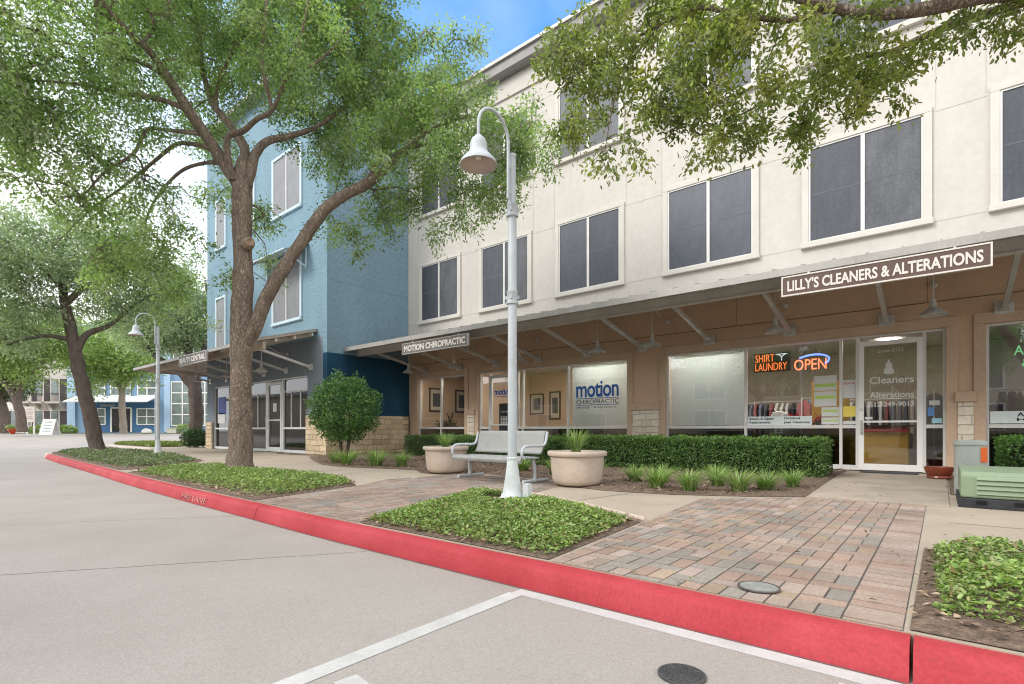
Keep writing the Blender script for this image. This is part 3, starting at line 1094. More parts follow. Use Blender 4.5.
# canopy: sloping tin roof, edge beam, gutter lip, struts
YB, YL = 10.5, 9.97
g = MB()
g.xprism([(YL, 3.60), (YF - 0.05, 4.24), (YF - 0.05, 4.285), (YL, 3.645)], XL, XR)
x = XL + 0.1
while x < XR:                                                # standing seams
    z_ = lambda y: 3.645 + (y - YL) * 0.64 / (YF - 0.05 - YL)
    g.add([(x, YL - 0.01, z_(YL)), (x + 0.03, YL - 0.01, z_(YL)), (x + 0.03, YF - 0.06, z_(YF - 0.06)), (x, YF - 0.06, z_(YF - 0.06)),
           (x, YL - 0.01, z_(YL) + 0.04), (x + 0.03, YL - 0.01, z_(YL) + 0.04), (x + 0.03, YF - 0.06, z_(YF - 0.06) + 0.04), (x, YF - 0.06, z_(YF - 0.06) + 0.04)],
          [(4, 5, 6, 7), (0, 1, 5, 4), (1, 2, 6, 5), (3, 0, 4, 7)])
    x += 0.46
can = g.build('canopy', M_tin, cream)
g = MB()
g.box(XL, YL - 0.025, 3.555, XR, YL - 0.002, 3.66)
g.box(XL, YL - 0.03, 3.53, XR, YL + 0.05, 3.556)
g.build('gutter', M_tin, can, bevel=0.004)
g = MB()
g.box(XL, YB, 3.43, XR, YB + 0.09, 3.66)
g.box(XL, YB - 0.05, 3.432, XR, YB - 0.001, 3.45)
g.build('beam', M_beam, can, bevel=0.004)
STR = [-14.72, -12.98, -11.25, -9.53, -7.8, -6.07, -4.33, -2.57, -0.83, 0.88, 2.6, 4.35]
for x in STR:
    g = MB()
    g.bar((x, YF - 0.06, 3.03), (x, YB + 0.05, 3.47), 0.075, 0.075)
    st = g.build('strut', M_galv, can)
    g = MB()
    g.box(x - 0.13, YF - 0.075, 2.93, x + 0.13, YF - 0.054, 3.15)
    g.bar((x, YF - 0.075, 3.03), (x, YF - 0.16, 3.05), 0.11, 0.11)
    for dx, dz in ((-.1, -.08), (.1, -.08), (-.1, .08), (.1, .08)):
        g.box(x + dx - .012, YF - 0.085, 3.04 + dz - .012, x + dx + .012, YF - 0.075, 3.04 + dz + .012)
    g.build('plate', M_galv, st)
    g = MB()
    g.bar((x, YB + 0.09, 3.66), (x, YF, 4.17), 0.06, 0.09)
    g.build('rafter', M_beam, can)

# interiors
Mi_tan = mat('room_tan', (0.56, 0.41, 0.29), 0.85, var=0.05, scale=1)
Mi_beige = mat('room_beige', (0.30, 0.26, 0.21), 0.85, var=0.10, scale=1)
Mi_floor = mat('room_floor', (0.14, 0.115, 0.095), 0.5, var=0.2, scale=2)
Mi_ceil = mat('room_ceiling', (0.6, 0.58, 0.54), 0.9, var=0.04)


def room(a, b, depth, m, lights):
    y1 = YF + depth
    g = MB()
    g.box(a, y1, 0.01, b, y1 + 0.1, 3.0)
    g.box(a - 0.05, YF + 0.26, 0.01, a, y1, 3.0)
    g.box(b, YF + 0.26, 0.01, b + 0.05, y1, 3.0)
    g.build('interior_wall', m, cream)
    g = MB()
    g.box(a, YF + 0.13, -0.02, b, y1, 0.02)
    g.build('interior_floor', Mi_floor, cream)
    g = MB()
    g.box(a, YF + 0.26, 3.0, b, y1, 3.1)
    g.build('interior_ceiling', Mi_ceil, cream)
    for (x, y, w, s) in lights:  # panels near the glass stay out of sight, some only brighten the blinds
        g = MB()
        g.box(x - w, YF + y - 0.3, 2.965, x + w, YF + y + 0.3, 2.995)
        g.build('lamp_or_fill_panel', emit('lamp_or_fill_panel_%s' % s, (1.0, 0.93, 0.83), s), cream)


room(-15.6, -12.45, 3.8, Mi_tan, [(-13.8, 0.65, 0.5, 12)])
room(-12.35, -6.2, 3.2, Mi_tan, [(-10.5, 0.65, 0.5, 11), (-7.5, 0.65, 0.7, 26)])  # the last panel is added, unseen, to make the blind glow from behind
room(-5.9, 0.2, 4.2, Mi_beige, [(-4.5, 0.65, 0.7, 26), (-2.4, 0.7, 0.4, 9), (-0.95, 2.4, 0.16, 22)])  # the first panel is added, unseen, to backlight the wide blind
room(0.55, 6.6, 4.0, mat('room_grey', (0.5, 0.47, 0.46), 0.85, var=0.05), [(2.0, 2.0, 0.5, 5)])

# blinds behind two of the panes
M_blind = mat('blind_fabric', (0.80, 0.81, 0.80), 0.8, var=0.04, scale=1.0, streak=(4, 1, 0.2))
_nt = M_blind.node_tree
_t = _nt.nodes.new('ShaderNodeBsdfTranslucent')
_t.inputs[0].default_value = (0.8, 0.83, 0.83, 1)
_m = _nt.nodes.new('ShaderNodeMixShader')
_m.inputs[0].default_value = 0.4
_nt.links.new(_nt.nodes['Principled BSDF'].outputs[0], _m.inputs[1])
_nt.links.new(_t.outputs[0], _m.inputs[2])
_nt.links.new(_m.outputs[0], _nt.nodes['Material Output'].inputs[0])


def blind(a, b, label, n):
    o = empty('window_blind', ((a + b) / 2, YF + 0.2, 0.95), label, 'window blind')
    g = MB()
    w = (b - a) / n
    for i in range(n):
        g.box(a + i * w + 0.004, YF + 0.17 + 0.006 * (i % 2), 0.97, a + (i + 1) * w + 0.004, YF + 0.174 + 0.006 * (i % 2), 2.70)
    g.build('fabric', M_blind, o)
    g = MB()
    g.box(a, YF + 0.16, 2.702, b, YF + 0.2, 2.745)
    g.build('head_rail', M_white, o)


blind(-8.42, -6.6, 'pale blind behind the blue logo on the clinic window', 6)
blind(-5.38, -3.58, 'wide pale blind in the plain window left of the neon signs', 5)

# ---------------------------------------------------------------- writing on the glass
M_blueL = mat('blue_vinyl', (0.015, 0.12, 0.48), 0.5, var=0.05)
M_navyL = mat('navy_vinyl', (0.05, 0.07, 0.14), 0.5, var=0.05)
M_whiteL = mat('white_vinyl', (0.62, 0.62, 0.6), 0.5, var=0.03)
M_blackL = mat('black_vinyl', (0.02, 0.022, 0.025), 0.5, var=0.05)
X1, Z1 = (1, 0, 0), (0, 0, 1)
yg = YF + 0.074
text('lettering', 'motion', M_blueL, sf2, (-8.22, yg, 1.79), X1, Z1, 1.38, 0.46, 0.004, 0.018, 0.92)
text('lettering', 'CHIROPRACTIC', M_navyL, sf2, (-8.22, yg, 1.60), X1, Z1, 1.38, 0.125, 0.004)
text('lettering', 'Massage   Acupuncture', M_navyL, sf2, (-8.2, yg, 1.46), X1, Z1, 1.28, 0.07, 0.004)
g = MB()
g.box(-8.22, yg - 0.003, 1.75, -6.84, yg, 1.768)
g.box(-8.22, yg - 0.003, 1.56, -6.84, yg, 1.578)
g.build('lettering', M_blueL, sf2)
text('lettering', 'motion', M_blueL, door1, (-11.4, YF + 0.05, 2.0), X1, Z1, 0.72, 0.2, 0.004, 0.03)
g = MB()
g.box(-11.4, YF + 0.047, 1.94, -10.68, YF + 0.05, 1.955)
g.build('lettering', M_blueL, door1)
g = MB()
g.box(-11.2, YF + 0.052, 0.3, -10.55, YF + 0.0545, 1.72)
g.build('dark_panel', M_blackL, door1)
text('lettering', 'HOURS', M_whiteL, door1, (-11.12, YF + 0.048, 1.42), X1, Z1, 0.36, 0.06, 0.003)
g = MB()
for i in range(4):
    for j in range(6):
        g.box(-11.13 + i * 0.1, YF + 0.048, 1.04 + j * 0.045, -11.06 + i * 0.1, YF + 0.051, 1.068 + j * 0.045)
g.build('lettering', M_whiteL, door1)
yd = YF + 0.048
text('lettering', 'Suite 2132', M_whiteL, door2, (-0.98, yd, 2.42), X1, Z1, 0.42, 0.075, 0.003)
text('lettering', 'Cleaners', M_whiteL, door2, (-1.12, yd, 1.79), X1, Z1, 0.72, 0.145, 0.004, 0.015)
text('lettering', 'Alterations', M_whiteL, door2, (-1.12, yd, 1.50), X1, Z1, 0.72, 0.125, 0.004, 0.02)
text('lettering', '512-249-9013', M_whiteL, door2, (-1.12, yd, 1.32), X1, Z1, 0.72, 0.10, 0.004, 0.02)
g = MB()                                                    # little emblem of a dress form over the name
g.lathe([(0.03, 0), (0.09, 0.03), (0.075, 0.1), (0.05, 0.14), (0.06, 0.2), (0.02, 0.25), (0.012, 0.3)], 12)
g.build('emblem', M_whiteL, door2, M=Matrix.Translation((-0.80, yd, 1.97)) @ Matrix.Diagonal((1, 0.03, 1, 1)))
g = MB()
g.box(-1.20, yd - 0.004, 1.07, -1.07, yd, 1.12)
g.build('push_notice', M_whiteL, door2)


def notice(x0, z0, w, h, label, lines, m=M_whiteL, lm=M_blackL, name='window_notice', y=yg, cat='notice', ts=0.42):
    o = empty(name, (x0 + w / 2, y, z0), label, cat)
    g = MB()
    g.box(x0, y - 0.006, z0, x0 + w, y - 0.001, z0 + h)
    g.build('sheet', m, o)
    for (s, fx, fz, fw, fh) in lines:
        text('lettering', s, lm, o, (x0 + fx * w, y - 0.0065, z0 + fz * h), X1, Z1, fw * w, fh * h, 0.003, 0.02)
    return o


M_paleS = mat('pale_blue_sheet', (0.66, 0.72, 0.72), 0.6, var=0.04)
notice(-3.48, 0.96, 1.32, 0.20, 'long pale strip listing zipper repairs and jean hemming along the window sill',
       [('Button & Zipper', 0.03, 0.55, 0.40, 0.34), ('Replacements', 0.03, 0.12, 0.34, 0.34), ('Original', 0.58, 0.57, 0.24, 0.34), ('Jean Hemming', 0.58, 0.12, 0.39, 0.34)], M_paleS)
g = MB()
notice(0.70, 0.97, 1.6, 0.22, 'pale strip reading ALL in the far right shop window', [('ALL OCCASION', 0.22, 0.55, 0.6, 0.34), ('Hemming', 0.22, 0.10, 0.42, 0.34)], M_paleS)
M_yel = mat('yellow_paper', (0.75, 0.60, 0.12), 0.7, var=0.05)
M_lime = mat('lime_print', (0.45, 0.62, 0.15), 0.7, var=0.1)
for (x0, z0, w, h, lb, mm, band) in ((-2.12, 1.70, 0.42, 0.32, 'white price poster with a green band, uppermost of the column beside the mullion', M_whiteL, 0.25),
                                     (-2.12, 1.36, 0.42, 0.32, 'white price poster with a green band, second from the top', M_whiteL, 0.5),
                                     (-1.98, 1.14, 0.32, 0.20, 'small green and white poster, third in the column', M_whiteL, 0.5),
                                     (-1.98, 0.97, 0.32, 0.15, 'small green and white poster touching the window sill', M_whiteL, 0.45)):
    o = empty('price_poster', (x0 + w / 2, yg, z0), lb, 'poster', group='price posters in the cleaners window')
    g = MB()
    g.box(x0, yg - 0.005, z0, x0 + w, yg - 0.001, z0 + h)
    g.build('sheet', mm, o)
    g = MB()
    g.box(x0 + 0.02, yg - 0.007, z0 + h * band, x0 + w - 0.02, yg - 0.0055, z0 + h * (band + 0.22))
    g.build('printed_band', M_lime, o)
notice(-1.60, 1.52, 0.25, 0.38, 'white notice with a red heading in the narrow pane', [('DROP OFF', 0.1, 0.75, 0.8, 0.12)], M_whiteL, mat('red_print', (0.6, 0.08, 0.05), 0.7))
notice(-1.59, 1.13, 0.23, 0.22, 'small yellow notice in the narrow pane', [], M_yel)
notice(-1.59, 0.97, 0.23, 0.07, 'tiny white strip at the foot of the narrow pane', [], M_whiteL)
notice(-0.17, 1.33, 0.16, 0.09, 'small white card high in the sidelight right of the door', [], M_whiteL)
notice(-0.19, 1.12, 0.10, 0.17, 'blue and white sticker in the sidelight right of the door', [], mat('blue_print', (0.12, 0.25, 0.55), 0.6))
notice(-0.13, 0.985, 0.15, 0.09, 'pale blue round edged sticker low in the sidelight', [], mat('sky_print', (0.35, 0.62, 0.75), 0.6))
# neon signs hang behind the glass
N_red = emit('neon_red', (1.0, 0.16, 0.07), 2.6)
N_or = emit('neon_orange', (1.0, 0.22, 0.05), 1.1)
N_blue = emit('neon_blue', (0.10, 0.22, 1.0), 2.2)
N_grn = emit('neon_green', (0.25, 0.8, 0.35), 0.5)
N_wht = emit('neon_white', (0.75, 0.85, 0.85), 0.7)
yn = YF + 0.16
o = empty('neon_sign', (-2.95, yn, 2.19), 'dark panel with orange neon letters reading SHIRT LAUNDRY', 'neon sign')
g = MB()
g.box(-3.36, yn, 2.19, -2.60, yn + 0.03, 2.62)
g.build('panel', M_black, o)
text('lettering', 'SHIRT', N_or, o, (-3.33, yn - 0.006, 2.42), X1, Z1, 0.40, 0.17, 0.02, -0.012)
text('lettering', 'LAUNDRY', N_or, o, (-3.33, yn - 0.006, 2.22), X1, Z1, 0.66, 0.17, 0.02, -0.012)
g = MB()
g.tube([(-2.86, yn - 0.01, 2.58), (-2.78, yn - 0.01, 2.52), (-2.70, yn - 0.01, 2.58)], 0.011, 6)
g.tube([(-2.78, yn - 0.01, 2.52), (-2.78, yn - 0.01, 2.43)], 0.011, 6)
g.tube([(-2.90, yn - 0.01, 2.58), (-2.66, yn - 0.01, 2.58)], 0.008, 6)
g.build('hanger_tube', N_wht, o)
o = empty('neon_sign', (-2.2, yn, 2.17), 'red neon OPEN sign with a blue arc above the letters', 'neon sign')
text('lettering', 'OPEN', N_red, o, (-2.52, yn, 2.18), X1, Z1, 0.62, 0.235, 0.02, -0.006)
g = MB()
g.tube([tuple(p) for p in spline([(-2.42, yn, 2.45), (-2.2, yn, 2.50), (-1.98, yn, 2.49), (-1.86, yn, 2.42), (-1.87, yn, 2.34), (-1.93, yn, 2.29)], 8)], 0.018, 8)
g.build('arc_tube', N_blue, o, smooth=True)
g = MB()
g.tube([(-2.4, yn + 0.02, 2.44), (-2.2, yn + 0.02, 2.78), (-2.02, yn + 0.02, 2.46)], 0.004, 5)
g.build('cord', M_black, o)
o = empty('neon_sign', (1.6, yn, 2.0), 'dim green neon ALTERATIONS sign in the far right window', 'neon sign')
text('lettering', 'ALTERATIONS', N_grn, o, (1.02, yn, 2.2), X1, Z1, 1.2, 0.17, 0.02, 0.004)
text('lettering', '& REPAIR', N_grn, o, (1.12, yn, 1.98), X1, Z1, 0.9, 0.16, 0.02, 0.004)

# ---------------------------------------------------------------- indoor things
M_wood = mat('dark_wood', (0.06, 0.035, 0.022), 0.5, var=0.3, scale=5)


def picture(x, z, w, h, y, label, inner=(0.18, 0.18, 0.17)):
    o = empty('framed_picture', (x, y, z), label, 'picture')
    g = MB()
    t = 0.05
    g.box(x - w / 2, y - 0.03, z, x - w / 2 + t, y - 0.002, z + h)
    g.box(x + w / 2 - t, y - 0.03, z, x + w / 2, y - 0.002, z + h)
    g.box(x - w / 2 + t, y - 0.03, z, x + w / 2 - t, y - 0.002, z + t)
    g.box(x - w / 2 + t, y - 0.03, z + h - t, x + w / 2 - t, y - 0.002, z + h)
    g.build('frame', M_wood, o)
    g = MB()
    g.box(x - w / 2 + t, y - 0.012, z + t, x + w / 2 - t, y - 0.003, z + h - t)
    g.build('mount', mat('picture_mount', (0.55, 0.48, 0.38), 0.8), o)
    g = MB()
    g.box(x - w / 4, y - 0.016, z + h * .22, x + w / 4, y - 0.0125, z + h * .78)
    g.build('print', mat('picture_print', inner, 0.6, var=0.5, scale=12), o)


yb2 = YF + 3.2


def side_picture(y, z, w, h, x, label):
    o = empty('framed_picture', (x, y, z), label, 'picture')
    t = 0.06
    g = MB()
    for (ya, yb_, za, zb_) in ((y - w / 2, y - w / 2 + t, z, z + h), (y + w / 2 - t, y + w / 2, z, z + h), (y - w / 2 + t, y + w / 2 - t, z, z + t), (y - w / 2 + t, y + w / 2 - t, z + h - t, z + h)):
        g.box(x + 0.002, ya, za, x + 0.03, yb_, zb_)
    g.build('frame', M_wood, o)
    g = MB()
    g.box(x + 0.003, y - w / 2 + t, z + t, x + 0.012, y + w / 2 - t, z + h - t)
    g.build('mount', mat('picture_mount', (0.55, 0.48, 0.38), 0.8), o)
    g = MB()
    g.box(x + 0.0125, y - w / 4, z + h * .22, x + 0.016, y + w / 4, z + h * .78)
    g.build('print', mat('picture_print', (0.1, 0.1, 0.1), 0.6, var=0.5, scale=12), o)


side_picture(14.05, 1.58, 0.75, 0.95, -15.6, 'framed print nearer the navy wall in the clinic front window')
side_picture(15.5, 1.58, 0.8, 0.95, -15.6, 'framed print seen through the right pane of the clinic front window')
picture(-12.0, 1.45, 0.66, 0.8, yb2, 'square framed print on the orange wall behind the bench', (0.5, 0.33, 0.1))
picture(-11.15, 1.25, 0.5, 1.05, yb2, 'tall dark framed print on the orange wall behind the bench', (0.05, 0.05, 0.055))
o = empty('reception_desk', (-9.2, YF + 2.1, 0), 'dark low desk behind the clinic window', 'desk')
g = MB()
g.box(-10.3, YF + 1.8, 0.02, -8.7, YF + 2.5, 0.92)
g.build('body', M_wood, o, bevel=0.01)
g = MB()
g.box(-10.4, YF + 1.72, 0.923, -8.6, YF + 2.58, 0.97)
g.build('desktop', M_black, o, bevel=0.008)
# indoor plant
o = empty('potted_palm', (-14.55, YF + 0.9, 0), 'dark leafy potted plant inside the clinic front window', 'potted plant')
g = MB()
g.lathe([(0.14, 0.02), (0.19, 0.36), (0.2, 0.40), (0.17, 0.40), (0.16, 0.36)], 18, (-14.55, YF + 0.9, 0))
g.build('pot', M_black, o, smooth=True)
n = 260
D = rnd_unit(n)
D[:, 2] = np.abs(D[:, 2]) * 1.1
Cc = np.array([-14.55, YF + 0.9, 0.75]) + 0.16 * RNG.normal(size=(n, 3)) * np.array([1, 1, 1.3])
leaf_mesh('foliage', M_leafS, o, Cc, D, rnd_unit(n) + [0, 0, 1], 0.22 + 0.12 * RNG.random(n), 0.05 + 0.02 * RNG.random(n), pick([(0.015, 0.03, 0.012), (0.03, 0.05, 0.02)], n), 6)
# counter of the cleaners
o = empty('shop_counter', (-0.6, YF + 1.9, 0), 'yellow fronted shop counter seen through the glass door', 'counter')
g = MB()
g.box(-1.9, YF + 1.8, 0.05, -0.55, YF + 2.3, 0.92)
g.build('front_panel', mat('yellow_laminate', (0.68, 0.42, 0.06), 0.5, var=0.08), o, bevel=0.01)
g = MB()
g.box(-2.0, YF + 1.7, 0.922, -0.45, YF + 2.4, 0.97)
g.build('counter_top', M_wood, o, bevel=0.006)
g = MB()
g.box(-1.9, YF + 1.74, 0.80, -0.55, YF + 1.795, 0.90)
g.build('red_band', mat('red_laminate', (0.5, 0.03, 0.03), 0.5), o)
# racks of clothes
GAR = [(0.05, 0.055, 0.07), (0.55, 0.55, 0.56), (0.09, 0.1, 0.14), (0.35, 0.33, 0.32), (0.03, 0.03, 0.035), (0.16, 0.2, 0.3), (0.6, 0.58, 0.52), (0.28, 0.08, 0.08)]
for i, c in enumerate(GAR):
    mat('garment_%d' % i, c, 0.9, var=0.15, scale=5)


def rack(x, y, ln, label, rz=0.0, n=11):
    o = empty('clothes_rack', (x, y, 0), label, 'clothes rack', rz)
    W = WM[o.name]
    g = MB()
    for s in (-1, 1):
        g.tube([(s * ln / 2, 0, 0.03), (s * ln / 2, 0, 1.65)], 0.014, 8)
        g.tube([(s * ln / 2, -0.25, 0.03), (s * ln / 2, 0.25, 0.03)], 0.014, 8)
    g.tube([(-ln / 2, 0, 1.65), (ln / 2, 0, 1.65)], 0.014, 8)
    g.build('rail', M_galv, o, M=W)
    for i in range(n):
        px = -ln / 2 + ln * (i + 0.5) / n
        hh = random.uniform(0.7, 1.1)
        g = MB()
        g.xprism([(-0.22, 1.45), (-0.05, 1.6), (0.05, 1.6), (0.22, 1.45), (0.25, 1.6 - hh), (-0.25, 1.6 - hh)], px - 0.035, px + 0.035)
        k = random.randrange(len(GAR))
        g.build('garment', MATS['garment_%d' % k], o, M=W, bevel=0.015)


rack(-0.1, YF + 1.4, 1.2, 'rack of dark clothes seen through the sidelight beside the door', PI / 2, 9)
rack(-3.4, YF + 3.2, 1.5, 'rack of clothes at the back of the cleaners')
rack(-2.4, YF + 2.2, 0.9, 'short rack of clothes behind the OPEN sign', 0.9, 7)
rack(-1.5, YF + 3.6, 2.3, 'long rack of clothes along the back wall behind the yellow counter', 0.0, 18)
rack(-4.9, YF + 3.7, 1.5, 'rack of clothes in the back left corner of the cleaners', 0.0, 12)
rack(1.7, YF + 1.3, 1.7, 'rack of dark clothes in the far right shop window', 0.2, 12)
# standing cut-out mirror and yellow screen behind the posters
o = empty('folding_screen', (-1.95, YF + 0.8, 0), 'mustard yellow panel standing behind the price posters', 'screen')
g = MB()
g.box(-2.28, YF + 0.75, 0.03, -1.55, YF + 0.79, 1.95)
g.build('panel', mat('mustard_panel', (0.60, 0.36, 0.05), 0.7, var=0.1), o, bevel=0.006)
g = MB()
for x in (-2.28, -1.58):
    g.box(x, YF + 0.70, 0.02, x + 0.03, YF + 0.749, 0.08)
g.build('foot', M_black, o)
for (x, lb) in ((-2.45, 'left red poinsettia on the window ledge inside the cleaners'), (-2.02, 'right red poinsettia standing before the mustard panel')):
    o = empty('poinsettia', (x, YF + 0.4, 0.62), lb, 'potted plant', group='poinsettias in the cleaners window')
    g = MB()
    g.lathe([(0.07, 0.0), (0.1, 0.2), (0.085, 0.2)], 14, (x, YF + 0.4, 0.70))
    g.build('pot', M_terra, o, smooth=True)
    n = 130
    D = rnd_unit(n)
    D[:, 2] = np.abs(D[:, 2]) * .6
    Cc = np.array([x, YF + 0.4, 1.02]) + RNG.normal(size=(n, 3)) * np.array([.10, .08, .07])
    cl = pick([(0.5, 0.01, 0.015), (0.35, 0.008, 0.012)], n)
    lowz = Cc[:, 2] < 1.0
    cl[lowz] = pick([(0.02, 0.06, 0.015), (0.03, 0.08, 0.02)], int(lowz.sum()))
    leaf_mesh('foliage', M_leafS, o, Cc, D, rnd_unit(n) + [0, 0, 1], 0.09 + 0.05 * RNG.random(n), 0.04 + 0.02 * RNG.random(n), cl, 6)
o = empty('display_shelf', (-2.5, YF + 0.4, 0), 'low dark ledge carrying the poinsettias', 'shelf')
g = MB()
g.box(-3.4, YF + 0.26, 0.655, -1.7, YF + 0.56, 0.695)
g.build('board', M_wood, o)
g = MB()
for x in (-3.3, -1.85):
    g.box(x, YF + 0.3, 0.021, x + 0.05, YF + 0.52, 0.654)
g.build('support', M_wood, o)
# sewing machine silhouette
o = empty('sewing_machine', (-2.85, YF + 0.42, 0.695), 'white sewing machine on the ledge behind the strip notice', 'sewing machine')
g = MB()
g.yprism([(-3.07, 0.70), (-2.66, 0.70), (-2.66, 1.05), (-2.70, 1.22), (-2.86, 1.30), (-3.02, 1.26), (-3.06, 1.16), (-3.0, 1.1), (-2.82, 1.12), (-2.8, 0.80), (-3.07, 0.78)], YF + 0.36, YF + 0.5)
g.build('body', M_white, o, bevel=0.02)
g = MB()
g.lathe([(0.05, 0), (0.055, 0.015), (0.05, 0.03)], 16)
g.build('hand_wheel', M_galv, o, M=Matrix.Translation((-2.658, YF + 0.43, 1.1)) @ Matrix.Rotation(PI / 2, 4, 'Y'))

# ---------------------------------------------------------------- wall signs
def wall_sign(x0, x1, z0, z1, y, body, label, m, edge):
    o = empty('shop_sign', ((x0 + x1) / 2, y, z0), label, 'sign')
    g = MB()
    g.box(x0 + 0.02, y, z0 + 0.02, x1 - 0.02, y + 0.05, z1 - 0.02)
    g.build('board', m, o)
    g = MB()
    e = 0.022
    g.box(x0, y - 0.008, z0, x1, y + 0.056, z0 + e)
    g.box(x0, y - 0.008, z1 - e, x1, y + 0.056, z1)
    g.box(x0, y - 0.008, z0 + e, x0 + e, y + 0.056, z1 - e)
    g.box(x1 - e, y - 0.008, z0 + e, x1, y + 0.056, z1 - e)
    g.build('border', edge, o)
    w = x1 - x0
    h = z1 - z0
    text('lettering', body, M_signL, o, (x0 + w * 0.035, y - 0.001, z0 + h * 0.22), X1, Z1, w * 0.93, h * 0.55, 0.006, 0.03)
    g = MB()
    for x in (x0 + 0.15 * w, x0 + 0.85 * w):
        g.bar((x, y + 0.057, z1 - 0.05), (x, y + 0.057, z1 + 0.06), 0.03, 0.012)
    g.build('bracket', M_galv, o)
    return o


wall_sign(-2.125, 0.565, 3.155, 3.495, 9.89, "LILLY'S CLEANERS & ALTERATIONS", "long brown sign board reading LILLY'S CLEANERS & ALTERATIONS", M_sign, M_signL)
wall_sign(-12.5, -9.73, 3.115, 3.445, 9.89, 'MOTION CHIROPRACTIC', 'grey sign board reading MOTION CHIROPRACTIC', M_signG, mat('sign_border_grey', (0.36, 0.35, 0.34), 0.6))


# ---------------------------------------------------------------- gooseneck lamps
def barn_lamp_parts(o, x, yw, zs=2.88, out=0.98):
    g = MB()
    pts = [(x, yw - 0.02, 3.62), (x, yw - 0.22, 3.60), (x, yw - 0.5, 3.66), (x, yw - 0.72, 3.77), (x, yw - 0.9, 3.76), (x, yw - out, 3.66), (x, yw - out, 3.3), (x, yw - out, zs + 0.25)]
    g.tube([tuple(p) for p in spline(pts, 6)], 0.013, 8)
    g.build('gooseneck', M_galv, o, smooth=True)
    g = MB()
    g.lathe([(0, 0), (0.06, 0), (0.06, 0.015), (0.03, 0.03), (0, 0.03)], 16)
    g.build('wall_plate', M_galv, o, M=Matrix.Translation((x, yw - 0.055, 3.62)) @ Matrix.Rotation(PI / 2, 4, 'X'))
    g = MB()
    g.lathe([(0.02, 0.29), (0.045, 0.28), (0.05, 0.17), (0.07, 0.13), (0.14, 0.085), (0.2, 0.03), (0.215, 0.0), (0.205, 0.0), (0.19, 0.025), (0.12, 0.07), (0.04, 0.10), (0.0, 0.10)], 26, (x, yw - out, zs), cap=False)
    g.build('lamp_shade', M_galv, o, smooth=True)
    g = MB()
    g.lathe([(0.0, 0.025), (0.03, 0.03), (0.042, 0.06), (0.03, 0.095), (0, 0.10)], 14, (x, yw - out, zs), cap=False)
    g.build('bulb', mat('bulb_white', (0.8, 0.74, 0.62), 0.4, var=0.02), o, smooth=True)


LAMPS = [(-14.57, 'at the navy wall end of the canopy'), (-12.26, 'below the clinic sign board, its right half'), (-9.53, 'half hidden behind the near lamp post'),
         (-6.9, 'over the clinic window with the blue logo'), (-5.38, 'over the brown pier left of the plain blind'), (-2.65, 'over the orange laundry neon'),
         (-0.1, 'over the glass door of the cleaners')]
for x, lb in LAMPS:
    o = empty('gooseneck_lamp', (x, YF, 3.62), 'grey gooseneck barn lamp ' + lb, 'wall lamp', group='gooseneck lamps under the canopies')
    barn_lamp_parts(o, x, YF)

# ---------------------------------------------------------------- BLUE BUILDING
YN = 9.34
BX0, BX1 = -25.9, -15.75
blue = empty('blue_building', (-20.5, YN, 0), 'pale blue stucco building with a slate storefront left of the cream one', 'building')
BO = [(-25.15, -23.55), (-22.4, -17.02)]
BH = 2.76
g = MB()
g.box(BX0, YN, 4.0, BX1, 27, 13.8)
g.box(BX1 - 0.25, YN, 3.45, BX1, 27, 4.0)
UWB = g
g = MB()
g.box(BX0 - 0.4, YN - 0.4, 13.8, BX1 + 0.0, 27, 14.0)
g.build('roof', M_tin, blue)
g = MB()
xs_ = [BX0] + [x for o in BO for x in o] + [BX1 - 0.25]
for i in range(0, len(xs_), 2):
    g.box(xs_[i], YN + 0.002, 0, xs_[i + 1], YN + 0.25, BH)
g.box(BX0, YN + 0.002, BH, BX1 - 0.25, YN + 0.25, 4.0)
g.box(BX0, YN + 0.25, 0, BX0 + 0.25, 27, 4.0)
g.build('lower_wall', M_slate, blue)
g = MB()
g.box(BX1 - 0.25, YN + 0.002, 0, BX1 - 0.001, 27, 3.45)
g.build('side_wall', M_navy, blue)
g = MB()
g.box(BX1 - 1.24, YN - 0.09, 0, BX1 + 0.09, YN + 0.001, 1.36)
g.box(BX1, YN + 0.002, 0, BX1 + 0.092, YF - 0.09, 1.36)
g.build('stone_base', M_stoneB, blue, bevel=0.015)
g = MB()
g.box(BX0 + 0.02, YN - 0.08, 0, BX0 + 0.7, YN + 0.001, 1.2)
g.build('stone_base', M_stoneB, blue, bevel=0.015)
g = MB()
g.box(BX1 - 1.26, YN - 0.07, 1.362, BX1 + 0.05, YN + 0.0, 1.56)
g.build('ledge', M_slate, blue, bevel=0.01)
g = MB()
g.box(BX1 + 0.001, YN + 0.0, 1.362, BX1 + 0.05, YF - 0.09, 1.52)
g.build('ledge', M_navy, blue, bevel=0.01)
# joints in the stucco
g = UWB
g.slot = 1
M_brev = mat('blue_reveal', (0.12, 0.22, 0.30), 0.9)
for z in (5.9, 8.12, 10.4, 12.3):
    g.box(BX1 - 0.002, YN, z, BX1 + 0.003, YF - 0.04, z + 0.012)
for z in (8.1, 12.2):
    g.box(BX0, YN - 0.003, z, BX1, YN + 0.001, z + 0.012)
g.build('upper_wall', M_blue, blue, extra=M_brev)
